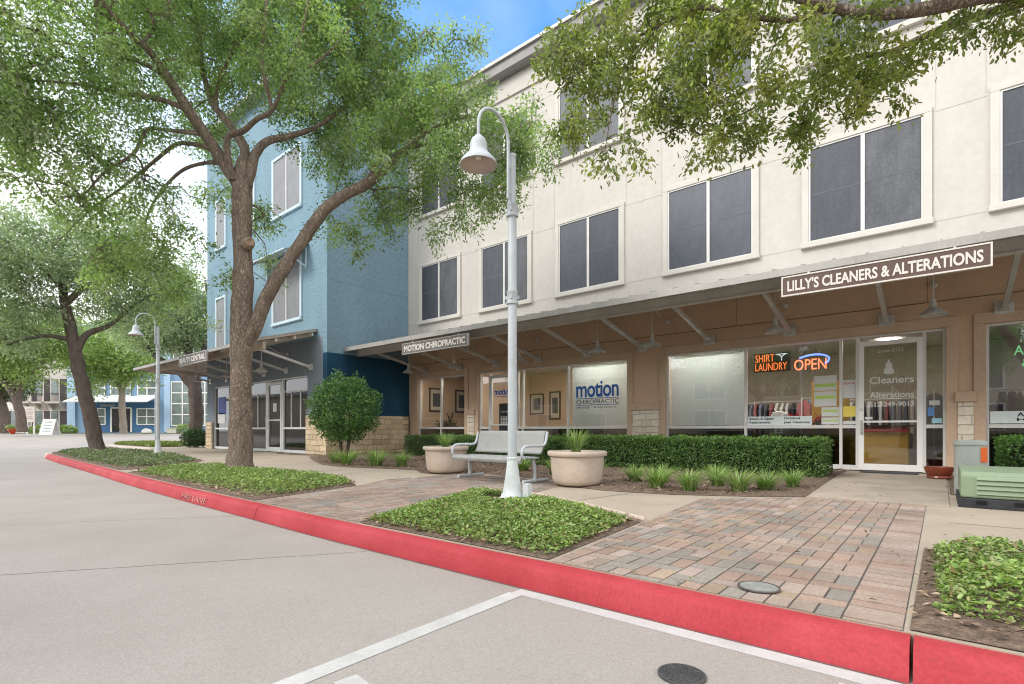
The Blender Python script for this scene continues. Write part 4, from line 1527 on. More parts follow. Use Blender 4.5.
# upper windows
for (a, b, z0, z1, n) in ((-19.45, -17.45, 4.86, 7.05, 2), (-19.45, -17.45, 8.86, 10.95, 2), (-24.75, -23.85, 4.4, 6.6, 1), (-24.75, -23.85, 8.86, 10.9, 1), (-22.6, -21.1, 8.86, 10.95, 2)):
    g = MB()
    t = 0.10
    g.box(a - t, YN - 0.06, z0, a, YN - 0.001, z1)
    g.box(b, YN - 0.06, z0, b + t, YN - 0.001, z1)
    g.box(a - t, YN - 0.062, z1, b + t, YN - 0.001, z1 + t)
    g.box(a - t, YN - 0.09, z0 - t, b + t, YN - 0.001, z0)
    w = g.build('window', M_blueTrim, blue, bevel=0.005)
    xs2 = [a, (a + b) / 2, b] if n == 2 else [a, b]
    g = MB()
    for x in xs2:
        g.box(x - 0.02, YN - 0.05, z0, x + 0.02, YN - 0.002, z1)
    g.build('frame', M_white, w)
    for p, q in zip(xs2[:-1], xs2[1:]):
        g = MB()
        g.box(p + 0.02, YN - 0.025, z0, q - 0.02, YN - 0.003, z1)
        g.build('pane', M_screenG, w, origin=((p + q) / 2, YN, z0))
# small awning frame over the lower window
g = MB()
g.xprism([(YN - 0.9, 6.92), (YN - 0.002, 7.32), (YN - 0.002, 7.36), (YN - 0.9, 6.96)], -20.1, -16.9)
aw = g.build('window_awning', M_blueTrim, blue)
g = MB()
for x in (-19.95, -18.45, -17.05):
    g.bar((x, YN - 0.03, 6.55), (x, YN - 0.82, 6.92), 0.04, 0.04)
    g.bar((x, YN - 0.03, 6.5), (x, YN - 0.03, 7.25), 0.04, 0.04)
g.build('awning_bracket', M_blueTrim, aw)
# its storefront
M_aluG = mat('grey_aluminium', (0.62, 0.63, 0.63), 0.45, var=0.05)


def storefront_b(a, b, mull, door=None):
    g = MB()
    y0, y1 = YN + 0.03, YN + 0.13
    f = 0.05
    xs = [a] + mull + [b]
    g.box(a, y0, 0.02, a + f, y1, BH)
    g.box(b - f, y0, 0.02, b, y1, BH)
    for m in mull:
        g.box(m - 0.05, y0 - 0.004, 0.02, m + 0.05, y1, BH - f)
    g.box(a + f, y0 - 0.002, BH - f, b - f, y1, BH)
    for i in range(len(xs) - 1):
        p = xs[i] + 0.05
        q = xs[i + 1] - 0.05
        if door == i:
            continue
        g.box(p, y0 + 0.002, 0.88, q, y1 - 0.01, 0.95)
        g.box(p, y0 + 0.002, 0.02, q, y1 - 0.01, 0.12)
        if (b - a) > 3:                       # thin pale bars laid across the big panes
            g.box(p, y0 + 0.02, 2.25, q, y1 - 0.03, 2.29)
            g.box((p + q) / 2 - 0.35, y0 + 0.02, 0.96, (p + q) / 2 - 0.31, y1 - 0.03, 2.24)
            g.box((p + q) / 2 + 0.31, y0 + 0.02, 0.96, (p + q) / 2 + 0.35, y1 - 0.03, 2.24)
    fr = g.build('storefront', M_aluG, blue, bevel=0.004)
    for i in range(len(xs) - 1):
        p, q = xs[i] + 0.03, xs[i + 1] - 0.03
        if door == i:
            continue
        for (za, zc, nm) in ((0.94, BH - f + 0.01, 'pane'), (0.11, 0.89, 'lower_pane')):
            g = MB()
            g.add([(p, YN + 0.085, za), (q, YN + 0.085, za), (q, YN + 0.085, zc), (p, YN + 0.085, zc)], [(0, 1, 2, 3)])
            g.build(nm, M_glassD, fr)
    return fr


storefront_b(-25.15, -23.55, [])
storefront_b(-22.4, -17.02, [-20.15, -18.85], door=1)
g = MB()
p, q = -20.08, -18.92
g.box(p, YN + 0.02, 0.03, p + 0.12, YN + 0.09, 2.68)
g.box(q - 0.12, YN + 0.02, 0.03, q, YN + 0.09, 2.68)
g.box(p + 0.12, YN + 0.021, 2.56, q - 0.12, YN + 0.089, 2.68)
g.box(p + 0.12, YN + 0.021, 0.03, q - 0.12, YN + 0.089, 0.2)
g.box(p + 0.12, YN + 0.024, 1.2, q - 0.12, YN + 0.085, 1.25)
d = g.build('door', M_aluG, blue, bevel=0.004)
g = MB()
g.add([(p + .1, YN + .06, .18), (q - .1, YN + .06, .18), (q - .1, YN + .06, 2.6), (p + .1, YN + .06, 2.6)], [(0, 1, 2, 3)])
g.build('glass', M_glassD, d)
g = MB()
g.tube([(p + .06, YN + .02, 0.9), (p + .06, YN - .05, 0.92), (p + .06, YN - .05, 1.4), (p + .06, YN + .02, 1.42)], 0.014, 8)
g.build('handle', M_galv, d, smooth=True)
g = MB()
g.box(-25.6, YN + 3.5, 0.01, BX1 - 0.3, YN + 3.6, 3.0)
g.build('interior_wall', mat('room_slate', (0.05, 0.052, 0.056), 0.9), blue)
g = MB()
g.box(-25.6, YN + 0.26, -0.02, BX1 - 0.3, YN + 3.5, 0.02)
g.build('interior_floor', Mi_floor, blue)
g = MB()
g.box(-25.6, YN + 0.26, 3.0, BX1 - 0.3, YN + 3.5, 3.1)
g.build('interior_ceiling', Mi_ceil, blue)
notice(-24.9, 1.15, 0.75, 0.45, 'white square notice in the leftmost blue building window', [], M_whiteL, y=YN + 0.08)
notice(-24.85, 1.55, 0.8, 0.75, 'blue star shaped poster in the leftmost blue building window', [], mat('blue_poster', (0.06, 0.09, 0.30), 0.6), name='poster', y=YN + 0.08, cat='poster')
notice(-19.65, 1.55, 0.28, 0.32, 'white notice on the glass door of the blue building', [], M_whiteL, y=YN + 0.055)
# its canopy wraps the left corner
g = MB()
cy0, cx0 = 7.0, -27.7
RX = -16.35
vt = [(cx0, cy0, 3.58), (RX, cy0, 3.58), (RX, YN - 0.002, 4.26), (BX0, YN - 0.002, 4.26), (BX0 - 0.002, 20, 4.26), (cx0, 20, 3.58)]
vb = [(x, y, z - 0.045) for x, y, z in vt]
g.add(vt + vb, [(0, 1, 2, 3), (0, 3, 4, 5), (9, 8, 7, 6), (11, 10, 9, 6), (0, 6, 7, 1), (1, 7, 8, 2), (2, 8, 9, 3), (3, 9, 10, 4), (4, 10, 11, 5), (5, 11, 6, 0)])
canb = g.build('canopy', M_soffit, blue)
g = MB()
x = BX0
while x < RX - 0.05:
    g.bar((x, cy0 - 0.01, 3.60), (x, YN - 0.02, 4.28), 0.03, 0.04)
    x += 0.46
y = YN
while y < 19.8:
    g.bar((cx0 - 0.01, y, 3.60), (BX0 - 0.02, y, 4.28), 0.03, 0.04)
    y += 0.46
g.bar((cx0, cy0, 3.605), (BX0, YN, 4.285), 0.06, 0.04)
g.bar((RX - 0.02, cy0, 3.605), (RX - 0.02, YN - 0.01, 4.285), 0.05, 0.05)
g.build('standing_seam', M_tin, canb)
g = MB()
g.box(cx0 - 0.03, cy0 - 0.03, 3.50, RX, cy0 - 0.002, 3.60)
g.box(cx0 - 0.03, cy0 - 0.002, 3.50, cx0 - 0.002, 20, 3.60)
g.build('gutter', M_tin, canb)
g = MB()
g.box(cx0 + 0.5, cy0 + 0.5, 3.40, RX, cy0 + 0.58, 3.62)
g.box(cx0 + 0.5, cy0 + 0.58, 3.40, cx0 + 0.58, 20, 3.62)
g.build('beam', M_soffit, canb)
for x in (-16.77, -18.5, -20.25, -22.0, -23.75, -25.5):
    g = MB()
    g.bar((x, YN - 0.05, 3.03), (x, cy0 + 0.56, 3.44), 0.075, 0.075)
    st = g.build('strut', M_galv, canb)
    g = MB()
    g.box(x - 0.12, YN - 0.03, 2.93, x + 0.12, YN - 0.002, 3.14)
    g.build('plate', M_galv, st)
    g = MB()
    g.bar((x, cy0 + 0.1, 3.50), (x, YN - 0.01, 4.15), 0.07, 0.1)
    g.build('rafter', M_beam, canb)
for i in range(3):
    g = MB()
    yy_ = cy0 + 0.9 + i * 0.62
    g.box(cx0 + 0.6, yy_, 3.58 + (yy_ - cy0) * .29 - 0.16, RX - 0.02, yy_ + 0.06, 3.58 + (yy_ - cy0) * .29 - 0.06)
    g.build('purlin', M_beam, canb)
wall_sign(-21.8, -19.25, 3.21, 3.57, 6.90, 'BEAUTY CENTRAL', 'small grey sign with blurred pale letters on the blue building canopy', M_signG, mat('sign_border_pale', (0.5, 0.5, 0.5), 0.6))
for x, lb in ((-18.3, 'right of the oak trunk at the blue storefront'), (-21.2, 'right one of the two under the blurred sign'), (-24.3, 'left one of the two under the blurred sign')):
    o = empty('gooseneck_lamp', (x, YN, 3.62), 'grey gooseneck barn lamp ' + lb, 'wall lamp', group='gooseneck lamps under the canopies')
    barn_lamp_parts(o, x, YN, 2.9, 1.0)


# ---------------------------------------------------------------- street lamps
def street_lamp(x, y, label):
    o = empty('street_lamp', (x, y, 0), label, 'street lamp')
    c = (x, y, 0)
    g = MB()
    g.lathe([(0.0, 0.0), (0.155, 0.0), (0.155, 0.05), (0.135, 0.07), (0.128, 0.10), (0.115, 0.115), (0.10, 0.2), (0.082, 0.32), (0.066, 0.44), (0.062, 0.5), (0.068, 0.505), (0.068, 0.525), (0.056, 0.53)], 28, c)
    g.build('base', M_poleW, o, smooth=True)
    g = MB()
    g.lathe([(0.055, 0.52), (0.053, 1.6), (0.051, 3.33), (0.043, 3.36), (0.041, 4.06), (0.047, 4.065), (0.047, 4.10), (0.0, 4.11)], 22, c)
    pole = g.build('pole', M_pole, o, smooth=True)
    for z in (2.33, 3.36):
        g = MB()
        g.lathe([(0.054, 0), (0.072, 0.005), (0.072, 0.03), (0.062, 0.035), (0.062, 0.13), (0.066, 0.135), (0.066, 0.155), (0.045, 0.16)], 20, (x, y, z))
        for a in range(4):
            an = a * PI / 2 + 0.5
            g.box(x + 0.066 * math.cos(an) - 0.012, y + 0.066 * math.sin(an) - 0.012, z + 0.06, x + 0.066 * math.cos(an) + 0.012, y + 0.066 * math.sin(an) + 0.012, z + 0.1)
        g.build('collar', M_pole, pole, smooth=True)
    g = MB()
    ya = y - 0.075
    ys_ = y - 0.58
    r = (ya - ys_) / 2
    pts = [(x, ya, 3.55), (x, ya, 3.8), (x, ya, 4.12)] + [(x, ya - r + r * math.cos(t), 4.20 + 0.26 * math.sin(t)) for t in np.linspace(0.15, PI - 0.15, 12)] + [(x, ys_, 4.15), (x, ys_, 4.06)]
    g.tube([tuple(p) for p in spline(pts, 3)], 0.0185, 10)
    g.box(x - 0.012, ya, 3.62, x + 0.012, y - 0.03, 3.66)
    g.box(x - 0.012, ya, 3.92, x + 0.012, y - 0.03, 3.96)
    g.build('arm', M_pole, o, smooth=True)
    g = MB()
    sc = (x, ys_, 3.76)
    g.lathe([(0.0, 0.315), (0.03, 0.315), (0.04, 0.30), (0.075, 0.27), (0.093, 0.22), (0.096, 0.16), (0.11, 0.115), (0.155, 0.07), (0.19, 0.03), (0.203, 0.0), (0.205, -0.012), (0.196, -0.012)], 30, sc, cap=False)
    sh = g.build('lamp_shade', M_pole, o, smooth=True)
    g = MB()
    g.lathe([(0.196, -0.011), (0.185, 0.025), (0.15, 0.06), (0.10, 0.105), (0.085, 0.15), (0.0, 0.16)], 30, sc, cap=False)
    g.build('reflector', M_shadeIn, sh, smooth=True)
    g = MB()
    g.lathe([(0, 0.05), (0.03, 0.055), (0.04, 0.09), (0.03, 0.13), (0.0, 0.15)], 14, sc, cap=False)
    g.build('bulb', mat('bulb_white', (0.8, 0.74, 0.62), 0.4, var=0.02), sh, smooth=True)
    return o


street_lamp(-3.89, 4.70, 'tall grey lamp post with a bell shade, in the near green bed')
street_lamp(-18.97, 5.42, 'distant grey lamp post with a bell shade, left of the big oak')
g = MB()
g.box(-3.735, 4.70, 0.03, -3.655, 4.78, 0.215)
g.box(-3.74, 4.695, 0.2155, -3.65, 4.785, 0.225)
tag(g.build('junction_box', M_poleW, origin=(-3.68, 4.68, 0.03), bevel=0.006), 'small white electrical box at the foot of the near lamp post', 'junction box')
g = MB()
g.tube([(-32.2, 9.1, 0.0), (-32.2, 9.1, 2.9)], 0.05, 10)
g.lathe([(0.05, 0), (0.14, 0), (0.14, 0.05), (0.05, 0.07)], 14, (-32.2, 9.1, 0.0))
tag(g.build('metal_post', M_pole, origin=(-32.2, 9.1, 0), smooth=True), 'plain thin grey post on the small lawn', 'post')

# ---------------------------------------------------------------- bench
bo = empty('park_bench', (-5.72, 6.62, 0.0), 'grey metal bench with perforated seat and back behind the near lamp post', 'bench', math.radians(-3.4))
W = WM[bo.name]
HL = 0.80
M_perf = M_bench
for s in (-1, 1):
    g = MB()
    x = s * 0.76
    g.tube([(x, -0.30, 0.045), (x, 0.30, 0.045)], 0.028, 10)
    fr = g.build('foot', M_pole, bo, M=W, smooth=True)
    g = MB()
    g.tube([tuple(p) for p in spline([(x, -0.02, 0.05), (x, -0.03, 0.25), (x, -0.06, 0.385)], 5)], 0.03, 10)
    g.build('leg', M_pole, bo, M=W, smooth=True)
    g = MB()
    xx = s * 0.815
    pts = [(xx, -0.34, 0.40), (xx, -0.385, 0.45), (xx, -0.38, 0.53), (xx, -0.33, 0.585), (xx, -0.2, 0.60), (xx, 0.06, 0.595), (xx, 0.16, 0.62), (xx, 0.20, 0.70), (xx, 0.23, 0.82)]
    g.tube([tuple(p) for p in spline(pts, 5)], 0.022, 10)
    g.build('armrest', M_pole, bo, M=W, smooth=True)


def slab(prof, t, x0, x1):
    """bent sheet along x from a profile in y, z"""
    mb = MB()
    k = len(prof)
    P = [Vector((0, *p)) for p in prof]
    vs = []
    for i in range(k):
        d = (P[min(i + 1, k - 1)] - P[max(i - 1, 0)]).normalized()
        n = Vector((0, -d.z, d.y)) * t / 2
        vs += [(x0, *(P[i] + n).yz), (x0, *(P[i] - n).yz), (x1, *(P[i] + n).yz), (x1, *(P[i] - n).yz)]
    fs = []
    for i in range(k - 1):
        a, b = 4 * i, 4 * i + 4
        fs += [(a, a + 2, b + 2, b), (a + 3, a + 1, b + 1, b + 3), (a + 1, a, b, b + 1), (a + 2, a + 3, b + 3, b + 2)]
    fs += [(0, 1, 3, 2), (4 * k - 4, 4 * k - 2, 4 * k - 1, 4 * k - 3)]
    return mb.add(vs, fs)


slab([tuple(p) for p in spline([(-0.385, 0.335), (-0.40, 0.375), (-0.375, 0.405), (-0.30, 0.415), (-0.1, 0.40), (0.05, 0.41)], 5)], 0.022, -HL, HL).build('seat', M_perf, bo, M=W, smooth=True)
slab([tuple(p) for p in spline([(0.10, 0.47), (0.135, 0.485), (0.17, 0.55), (0.205, 0.68), (0.235, 0.80), (0.262, 0.825), (0.285, 0.81)], 5)], 0.024, -HL + 0.03, HL - 0.03).build('backrest', M_perf, bo, M=W, smooth=True)


# ---------------------------------------------------------------- planters with grass
def blades(center, n, h, spread, pal, w=0.008, seed=0):
    """arching grass blades as one mesh: 4 segments each"""
    vs, fs, cs = [], [], []
    pc = pick(pal, n)
    for i in range(n):
        a = random.uniform(0, 2 * PI)
        r0 = random.uniform(0, 0.25) * spread
        hh = h * random.uniform(0.55, 1.1)
        rr = spread * random.uniform(0.3, 1.0)
        d = Vector((math.cos(a), math.sin(a), 0))
        sd = Vector((-d.y, d.x, 0))
        b = Vector(center) + d * r0
        o = len(vs)
        for j in range(5):
            t = j / 4
            p = b + d * rr * t * t + Vector((0, 0, hh * (t - 0.28 * t * t * (rr / max(spread, .01)))))
            ww = w * (1 - t) ** 0.6 + 0.0005
            vs += [tuple(p - sd * ww), tuple(p + sd * ww)]
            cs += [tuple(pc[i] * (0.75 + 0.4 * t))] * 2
        fs += [(o + 2 * j, o + 2 * j + 1, o + 2 * j + 3, o + 2 * j + 2) for j in range(4)]
    mb = MB()
    mb.v, mb.f, mb.c = vs, fs, cs
    return mb


PAL_LIR = [(0.18, 0.32, 0.07), (0.25, 0.40, 0.10), (0.32, 0.46, 0.13), (0.12, 0.22, 0.06), (0.40, 0.46, 0.2)]
for (x, y, lb, lg, hh) in ((-4.27, 6.71, 'round concrete planter right of the bench', 'spiky green grass growing in the planter right of the bench', 0.42),
                           (-7.52, 7.03, 'round concrete planter left of the bench', 'spiky green grass growing in the planter left of the bench', 0.34)):
    g = MB()
    g.lathe([(0.0, 0.02), (0.30, 0.02), (0.35, 0.05), (0.375, 0.10), (0.395, 0.25), (0.405, 0.42), (0.41, 0.455), (0.44, 0.46), (0.452, 0.48), (0.452, 0.515), (0.44, 0.53), (0.40, 0.53), (0.385, 0.50), (0.375, 0.46), (0.0, 0.46)], 40, (x, y, 0), cap=False)
    pt = g.build('planter', M_pot, origin=(x, y, 0), smooth=True)
    tag(pt, lb, 'planter')
    g = MB()
    g.lathe([(0.0, 0.485), (0.2, 0.49), (0.374, 0.475)], 24, (x, y, 0), cap=False)
    g.build('soil', M_soil, pt)
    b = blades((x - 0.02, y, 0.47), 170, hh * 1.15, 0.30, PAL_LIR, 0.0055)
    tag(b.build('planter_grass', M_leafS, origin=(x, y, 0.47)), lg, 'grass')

# ---------------------------------------------------------------- transformer box, pedestal, dish, mat, covers
o = empty('transformer_box', (0.85, 8.05, 0), 'low green ribbed utility box on a black base by the entrance', 'utility box')
g = MB()
g.box(0.15, 7.54, 0.0, 1.62, 8.62, 0.105)
ba = g.build('base', M_black, o, bevel=0.01)
for x in (0.30, 0.60, 0.95, 1.28):
    g = MB()
    g.box(x, 7.533, 0.045, x + 0.085, 7.5395, 0.085)
    g.build('slot', mat('slot_black', (0.008, 0.008, 0.01), 0.8), ba)
g = MB()
xa, xb = 0.17, 1.60
pr = [(7.56, 0.107), (7.575, 0.355), (7.63, 0.39), (8.0, 0.41), (8.58, 0.41), (8.60, 0.107)]
g.xprism(pr, xa, xb)
bd = g.build('cover', M_green, o, bevel=0.02)
g = MB()
for (p, q) in ((0.30, 0.855), (0.885, 1.50)):
    for i in range(4):
        z = 0.150 + i * 0.052
        yy_ = 7.56 + 0.05 * (z - 0.107)
        g.xprism([(yy_ - 0.022, z), (yy_ + 0.012, z + 0.004), (yy_ + 0.012, z + 0.036), (yy_ + 0.0, z + 0.034)], p, q)
g.build('louvre', M_green, bd, bevel=0.004)
o = empty('utility_pedestal', (0.28, 8.95, 0), 'grey upright utility pedestal with an orange sticker, behind the green box', 'utility box')
g = MB()
rr = 0.165
cx_, cy_ = 0.30, 9.0
ring = [(cx_ + rr * math.copysign(abs(math.cos(t)) ** 0.55, math.cos(t)), cy_ + rr * math.copysign(abs(math.sin(t)) ** 0.55, math.sin(t))) for t in np.linspace(0, 2 * PI, 33)[:-1]]
g.prism(ring, 0, 0.66)
pd = g.build('body', M_pedestal, o, smooth=True)
g = MB()
ring2 = [(cx_ + (p[0] - cx_) * 1.07, cy_ + (p[1] - cy_) * 1.07) for p in ring]
g.prism(ring2, 0.655, 0.70)
g.prism([(cx_ + (p[0] - cx_) * .95, cy_ + (p[1] - cy_) * .95) for p in ring], 0.70, 0.715)
g.build('lid', M_pedestal, o, smooth=True)
g = MB()
g.box(cx_ + 0.095, cy_ - rr * 1.02, 0.44, cx_ + 0.155, cy_ - rr * 0.93, 0.63)
g.build('sticker', M_orange, o)
g = MB()
g.lathe([(0, 0.0), (0.16, 0), (0.18, 0.02), (0.17, 0.045), (0.155, 0.05), (0.17, 0.06), (0.195, 0.14), (0.205, 0.17), (0.205, 0.20), (0.19, 0.20), (0.17, 0.12), (0, 0.11)], 28, (-0.02, 11.55, 0.017), cap=False)
tag(g.build('terracotta_pot', M_terra, origin=(-0.02, 11.55, 0.017), smooth=True), 'shallow glazed brown pot on the slab right of the shop door', 'pot')
g = MB()
g.box(-1.22, 12.15, 0.017, -0.32, 12.6, 0.034)
tag(g.build('door_mat', M_black, origin=(-0.77, 12.3, 0.017), bevel=0.004), 'black mat lying before the glass shop door', 'door mat')


def round_cover(name, x, y, z, r, label, m, rings):
    o = empty(name, (x, y, z), label, 'manhole cover')
    g = MB()
    g.lathe([(r, 0.0), (r, 0.006), (r * 0.9, 0.007), (r * 0.89, 0.001)], 36, (x, y, z), cap=False)
    g.build('rim', M_iron if rings else M_joint, o)
    g = MB()
    g.lathe([(0.0, 0.004), (r * 0.89, 0.004)], 36, (x, y, z), cap=False)
    c = g.build('lid', m, o)
    if rings:
        g = MB()
        for i in range(-4, 5):
            hw = math.sqrt(max(0, (r * 0.8) ** 2 - (i * r * 0.19) ** 2))
            g.box(x - hw, y + i * r * 0.19 - 0.004, z + 0.004, x + hw, y + i * r * 0.19 + 0.004, z + 0.008)
        g.build('tread', M_iron, c)


round_cover('manhole_cover', -0.81, 2.06, ROAD + 0.003, 0.095, 'small round dark iron cover in the road', M_iron, True)
round_cover('valve_cover', -0.745, 2.96, 0.012, 0.105, 'round grey concrete valve cover in the brick paving', mat('valve_grey', (0.27, 0.27, 0.25), 0.9, var=0.25, scale=14, bump=0.5), False)
# worn stencilled letters on the kerb face
M_worn = mat('worn_stencil', (0.50, 0.19, 0.18), 0.8, var=0.35, scale=14)
kx = -7.9
ky = yk(-7.9) + 0.012
text('kerb_lettering', 'FIRE LANE', M_worn, None, (-8.35, yk(-8.35) + 0.006, -0.122), (1, -0.028, 0), (0, 0.33, 1), 0.95, 0.075, 0.006, 0.01)
bpy.data.objects['kerb_lettering']['kind'] = 'structure'


# ---------------------------------------------------------------- hedges, shrubs and tufts
def hedge(x0, y0, x1, y1, h, n, label, L=0.042, pal=None):
    o = empty('hedge', ((x0 + x1) / 2, (y0 + y1) / 2, 0), label, 'hedge')
    pal = pal or [(0.065, 0.14, 0.035), (0.095, 0.19, 0.045), (0.13, 0.24, 0.06), (0.04, 0.09, 0.025), (0.18, 0.30, 0.085)]
    g = MB()
    nx_, ny_, nz_ = max(3, int((x1 - x0) / .12)), max(2, int((y1 - y0) / .12)), 5
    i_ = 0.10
    g.box(x0 + i_, y0 + i_, 0.05, x1 - i_, y1 - i_, h - i_)  # solid dark box fills the inside in place of separate twigs
    g.build('dark_twig_core', mat('hedge_inside', (0.02, 0.03, 0.012), 0.95, var=0.4, scale=20, bump=1, bscale=40, bdist=0.05), o)
    sx_, sy_ = x1 - x0, y1 - y0
    A = np.array([sx_ * sy_ * 1.3, sx_ * h * 1.6, sx_ * h * 0.4, sy_ * h * 1.1, sy_ * h * 1.1])
    k = RNG.choice(5, n, p=A / A.sum())
    u, v, d = RNG.random(n), RNG.random(n), np.abs(RNG.normal(size=n)) * 0.055
    P = np.empty((n, 3))
    Nn = np.empty((n, 3))
    for f, (fx, fy, fz, nn) in enumerate(((lambda u, v, d: x0 + u * sx_, lambda u, v, d: y0 + v * sy_, lambda u, v, d: h - d, (0, 0, 1)),
                                          (lambda u, v, d: x0 + u * sx_, lambda u, v, d: y0 + d, lambda u, v, d: 0.04 + v * (h - .04), (0, -1, 0)),
                                          (lambda u, v, d: x0 + u * sx_, lambda u, v, d: y1 - d, lambda u, v, d: 0.04 + v * (h - .04), (0, 1, 0)),
                                          (lambda u, v, d: x0 + d, lambda u, v, d: y0 + u * sy_, lambda u, v, d: 0.04 + v * (h - .04), (-1, 0, 0)),
                                          (lambda u, v, d: x1 - d, lambda u, v, d: y0 + u * sy_, lambda u, v, d: 0.04 + v * (h - .04), (1, 0, 0)))):
        m = k == f
        P[m] = np.c_[fx(u[m], v[m], d[m]), fy(u[m], v[m], d[m]), fz(u[m], v[m], d[m])]
        Nn[m] = nn
    nz = np.array([noise.noise(Vector(p) * 3.1) + 0.7 * noise.noise(Vector(p) * 8.0) for p in P])
    P += Nn * (0.055 * nz[:, None])
    P[:, 2] = np.maximum(P[:, 2], 0.03)
    keep = (RNG.random(n) < 0.45 + (P[:, 2] / h) * 0.9)          # thinner towards the foot
    P, Nn, nz = P[keep], Nn[keep], nz[keep]
    m = len(P)
    D = Nn * 0.55 + rnd_unit(m) + np.array([0, 0, 0.35])
    Ll = L * (0.6 + 0.7 * RNG.random(m))
    cl = pick(pal, m, 0.22)
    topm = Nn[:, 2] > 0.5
    cl[topm] = cl[topm] * np.array([1.5, 1.35, 1.2])             # leaves of the top face tinted lighter and warmer
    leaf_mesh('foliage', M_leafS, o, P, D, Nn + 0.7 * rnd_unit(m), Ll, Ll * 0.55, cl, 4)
    return o


hedge(-6.9, 10.2, -1.55, 11.2, 0.69, 42000, 'long clipped boxwood hedge below the cleaners windows')
hedge(-10.6, 9.7, -6.95, 10.7, 0.68, 18000, 'clipped hedge behind the bench')
hedge(-13.3, 10.6, -11.3, 11.6, 0.66, 14000, 'short dark hedge by the navy wall', pal=[(0.035, 0.075, 0.02), (0.05, 0.10, 0.025), (0.07, 0.13, 0.035)])
hedge(0.62, 9.4, 5.0, 10.4, 0.74, 22000, 'bright clipped hedge behind the green utility box', pal=[(0.06, 0.14, 0.025), (0.08, 0.18, 0.03), (0.12, 0.24, 0.045), (0.035, 0.09, 0.02)])

TUFTS = [(-3.05, 7.05, 1.0, 'grass tuft at the front of the bed, nearest the right planter'), (-2.62, 7.0, .95, 'grass tuft at the bed edge, second from the right planter'),
         (-3.35, 7.85, .9, 'grass tuft against the hedge behind the right planter'), (-2.2, 7.35, 1.0, 'grass tuft where bricks meet the bed'),
         (-1.92, 7.75, .95, 'grass tuft nearest the entrance slab, front row'), (-2.45, 7.9, .85, 'grass tuft in the middle of the bed before the hedge'),
         (-1.62, 8.25, .8, 'pale grass tuft beside the entrance slab, back row'), (-2.9, 8.5, .85, 'grass tuft close under the long hedge'),
         (-4.75, 8.2, .95, 'grass tuft behind the right arm of the bench'), (-5.6, 8.1, .9, 'grass tuft behind the middle of the bench'),
         (-6.5, 8.2, .95, 'grass tuft behind the left arm of the bench'), (-3.75, 7.6, .9, 'grass tuft just right of the right planter'),
         (-10.0, 7.05, 1.3, 'grass tuft right of the round shrub, largest'), (-10.85, 7.0, 1.05, 'grass tuft below the round shrub'),
         (-9.45, 7.35, 1.0, 'grass tuft between the round shrub and the left planter'), (-11.6, 7.05, .95, 'grass tuft left of the round shrub stems'),
         (-12.6, 8.3, .9, 'small grass tuft left of the round shrub by the stone wall')]
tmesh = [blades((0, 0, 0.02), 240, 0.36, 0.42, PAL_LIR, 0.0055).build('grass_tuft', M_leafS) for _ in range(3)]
for i, (x, y, s, lb) in enumerate(TUFTS):
    if i < 3:
        o = tmesh[i]
    else:
        o = tmesh[i % 3].copy()
        COL.objects.link(o)
    o.location = (x + random.uniform(-.12, .12), y + random.uniform(-.12, .12), 0.01)
    o.rotation_euler = (0, 0, random.uniform(0, 6.28))
    o.scale = (s, s, s * random.uniform(0.9, 1.1))
    tag(o, lb, 'grass tuft', 'grass tufts in the mulch bed')


def ball_shrub(name, c, r, stems, n, label, L, pal, catg='shrub', zs=1.0):
    o = empty(name, (c[0], c[1], 0), label, catg)
    g = MB()
    for i in range(stems):
        a = 2 * PI * i / max(1, stems)
        b = Vector((c[0] + 0.07 * math.cos(a), c[1] + 0.07 * math.sin(a), 0.0))
        e = Vector((c[0] + r * 0.4 * math.cos(a), c[1] + r * 0.4 * math.sin(a), c[2]))
        mid = (b + e) / 2 + Vector((-0.03 * math.cos(a), -0.03 * math.sin(a), 0.05))
        g.tube([b, mid, e], [0.028, 0.022, 0.012], 7)
        for j in range(5):
            q = e + Vector((random.gauss(0, .3), random.gauss(0, .3), random.gauss(0.1, .25))) * r
            g.tube([mid.lerp(e, .6), q], [0.012, 0.004], 5)
    g.build('stem', M_bark2, o)
    d = rnd_unit(n)
    nz = np.array([noise.noise(Vector(q) * 2.4) + 0.7 * noise.noise(Vector(q) * 6.5) for q in d])
    rad = r * (1 - 0.35 * np.abs(RNG.normal(size=n)) * 0.5) * (1 + 0.27 * nz)
    P = np.array(c) + d * rad[:, None] * np.array([1, 1, zs])
    P = P[P[:, 2] > 0.06]
    m = len(P)
    d = (P - np.array(c)) / r
    D = d * 0.5 + rnd_unit(m) + [0, 0, .3]
    ll = L * (.6 + .7 * RNG.random(m))
    leaf_mesh('foliage', M_leafS, o, P, D, d + .8 * rnd_unit(m), ll, ll * .5, pick(pal, m, .25), 4)
    return o


ball_shrub('round_shrub', (-11.82, 7.5, 1.38), 0.84, 4, 16000, 'round clipped holly on thin stems before the navy wall', 0.065,
           [(0.035, 0.09, 0.025), (0.06, 0.14, 0.035), (0.12, 0.24, 0.06), (0.18, 0.33, 0.09)], zs=1.02)
ball_shrub('low_shrub', (-28.0, 9.6, 0.42), 0.62, 3, 3500, 'low dark shrub under the blue building canopy', 0.09, [(0.03, 0.08, 0.02), (0.06, 0.13, 0.03)], zs=0.75)


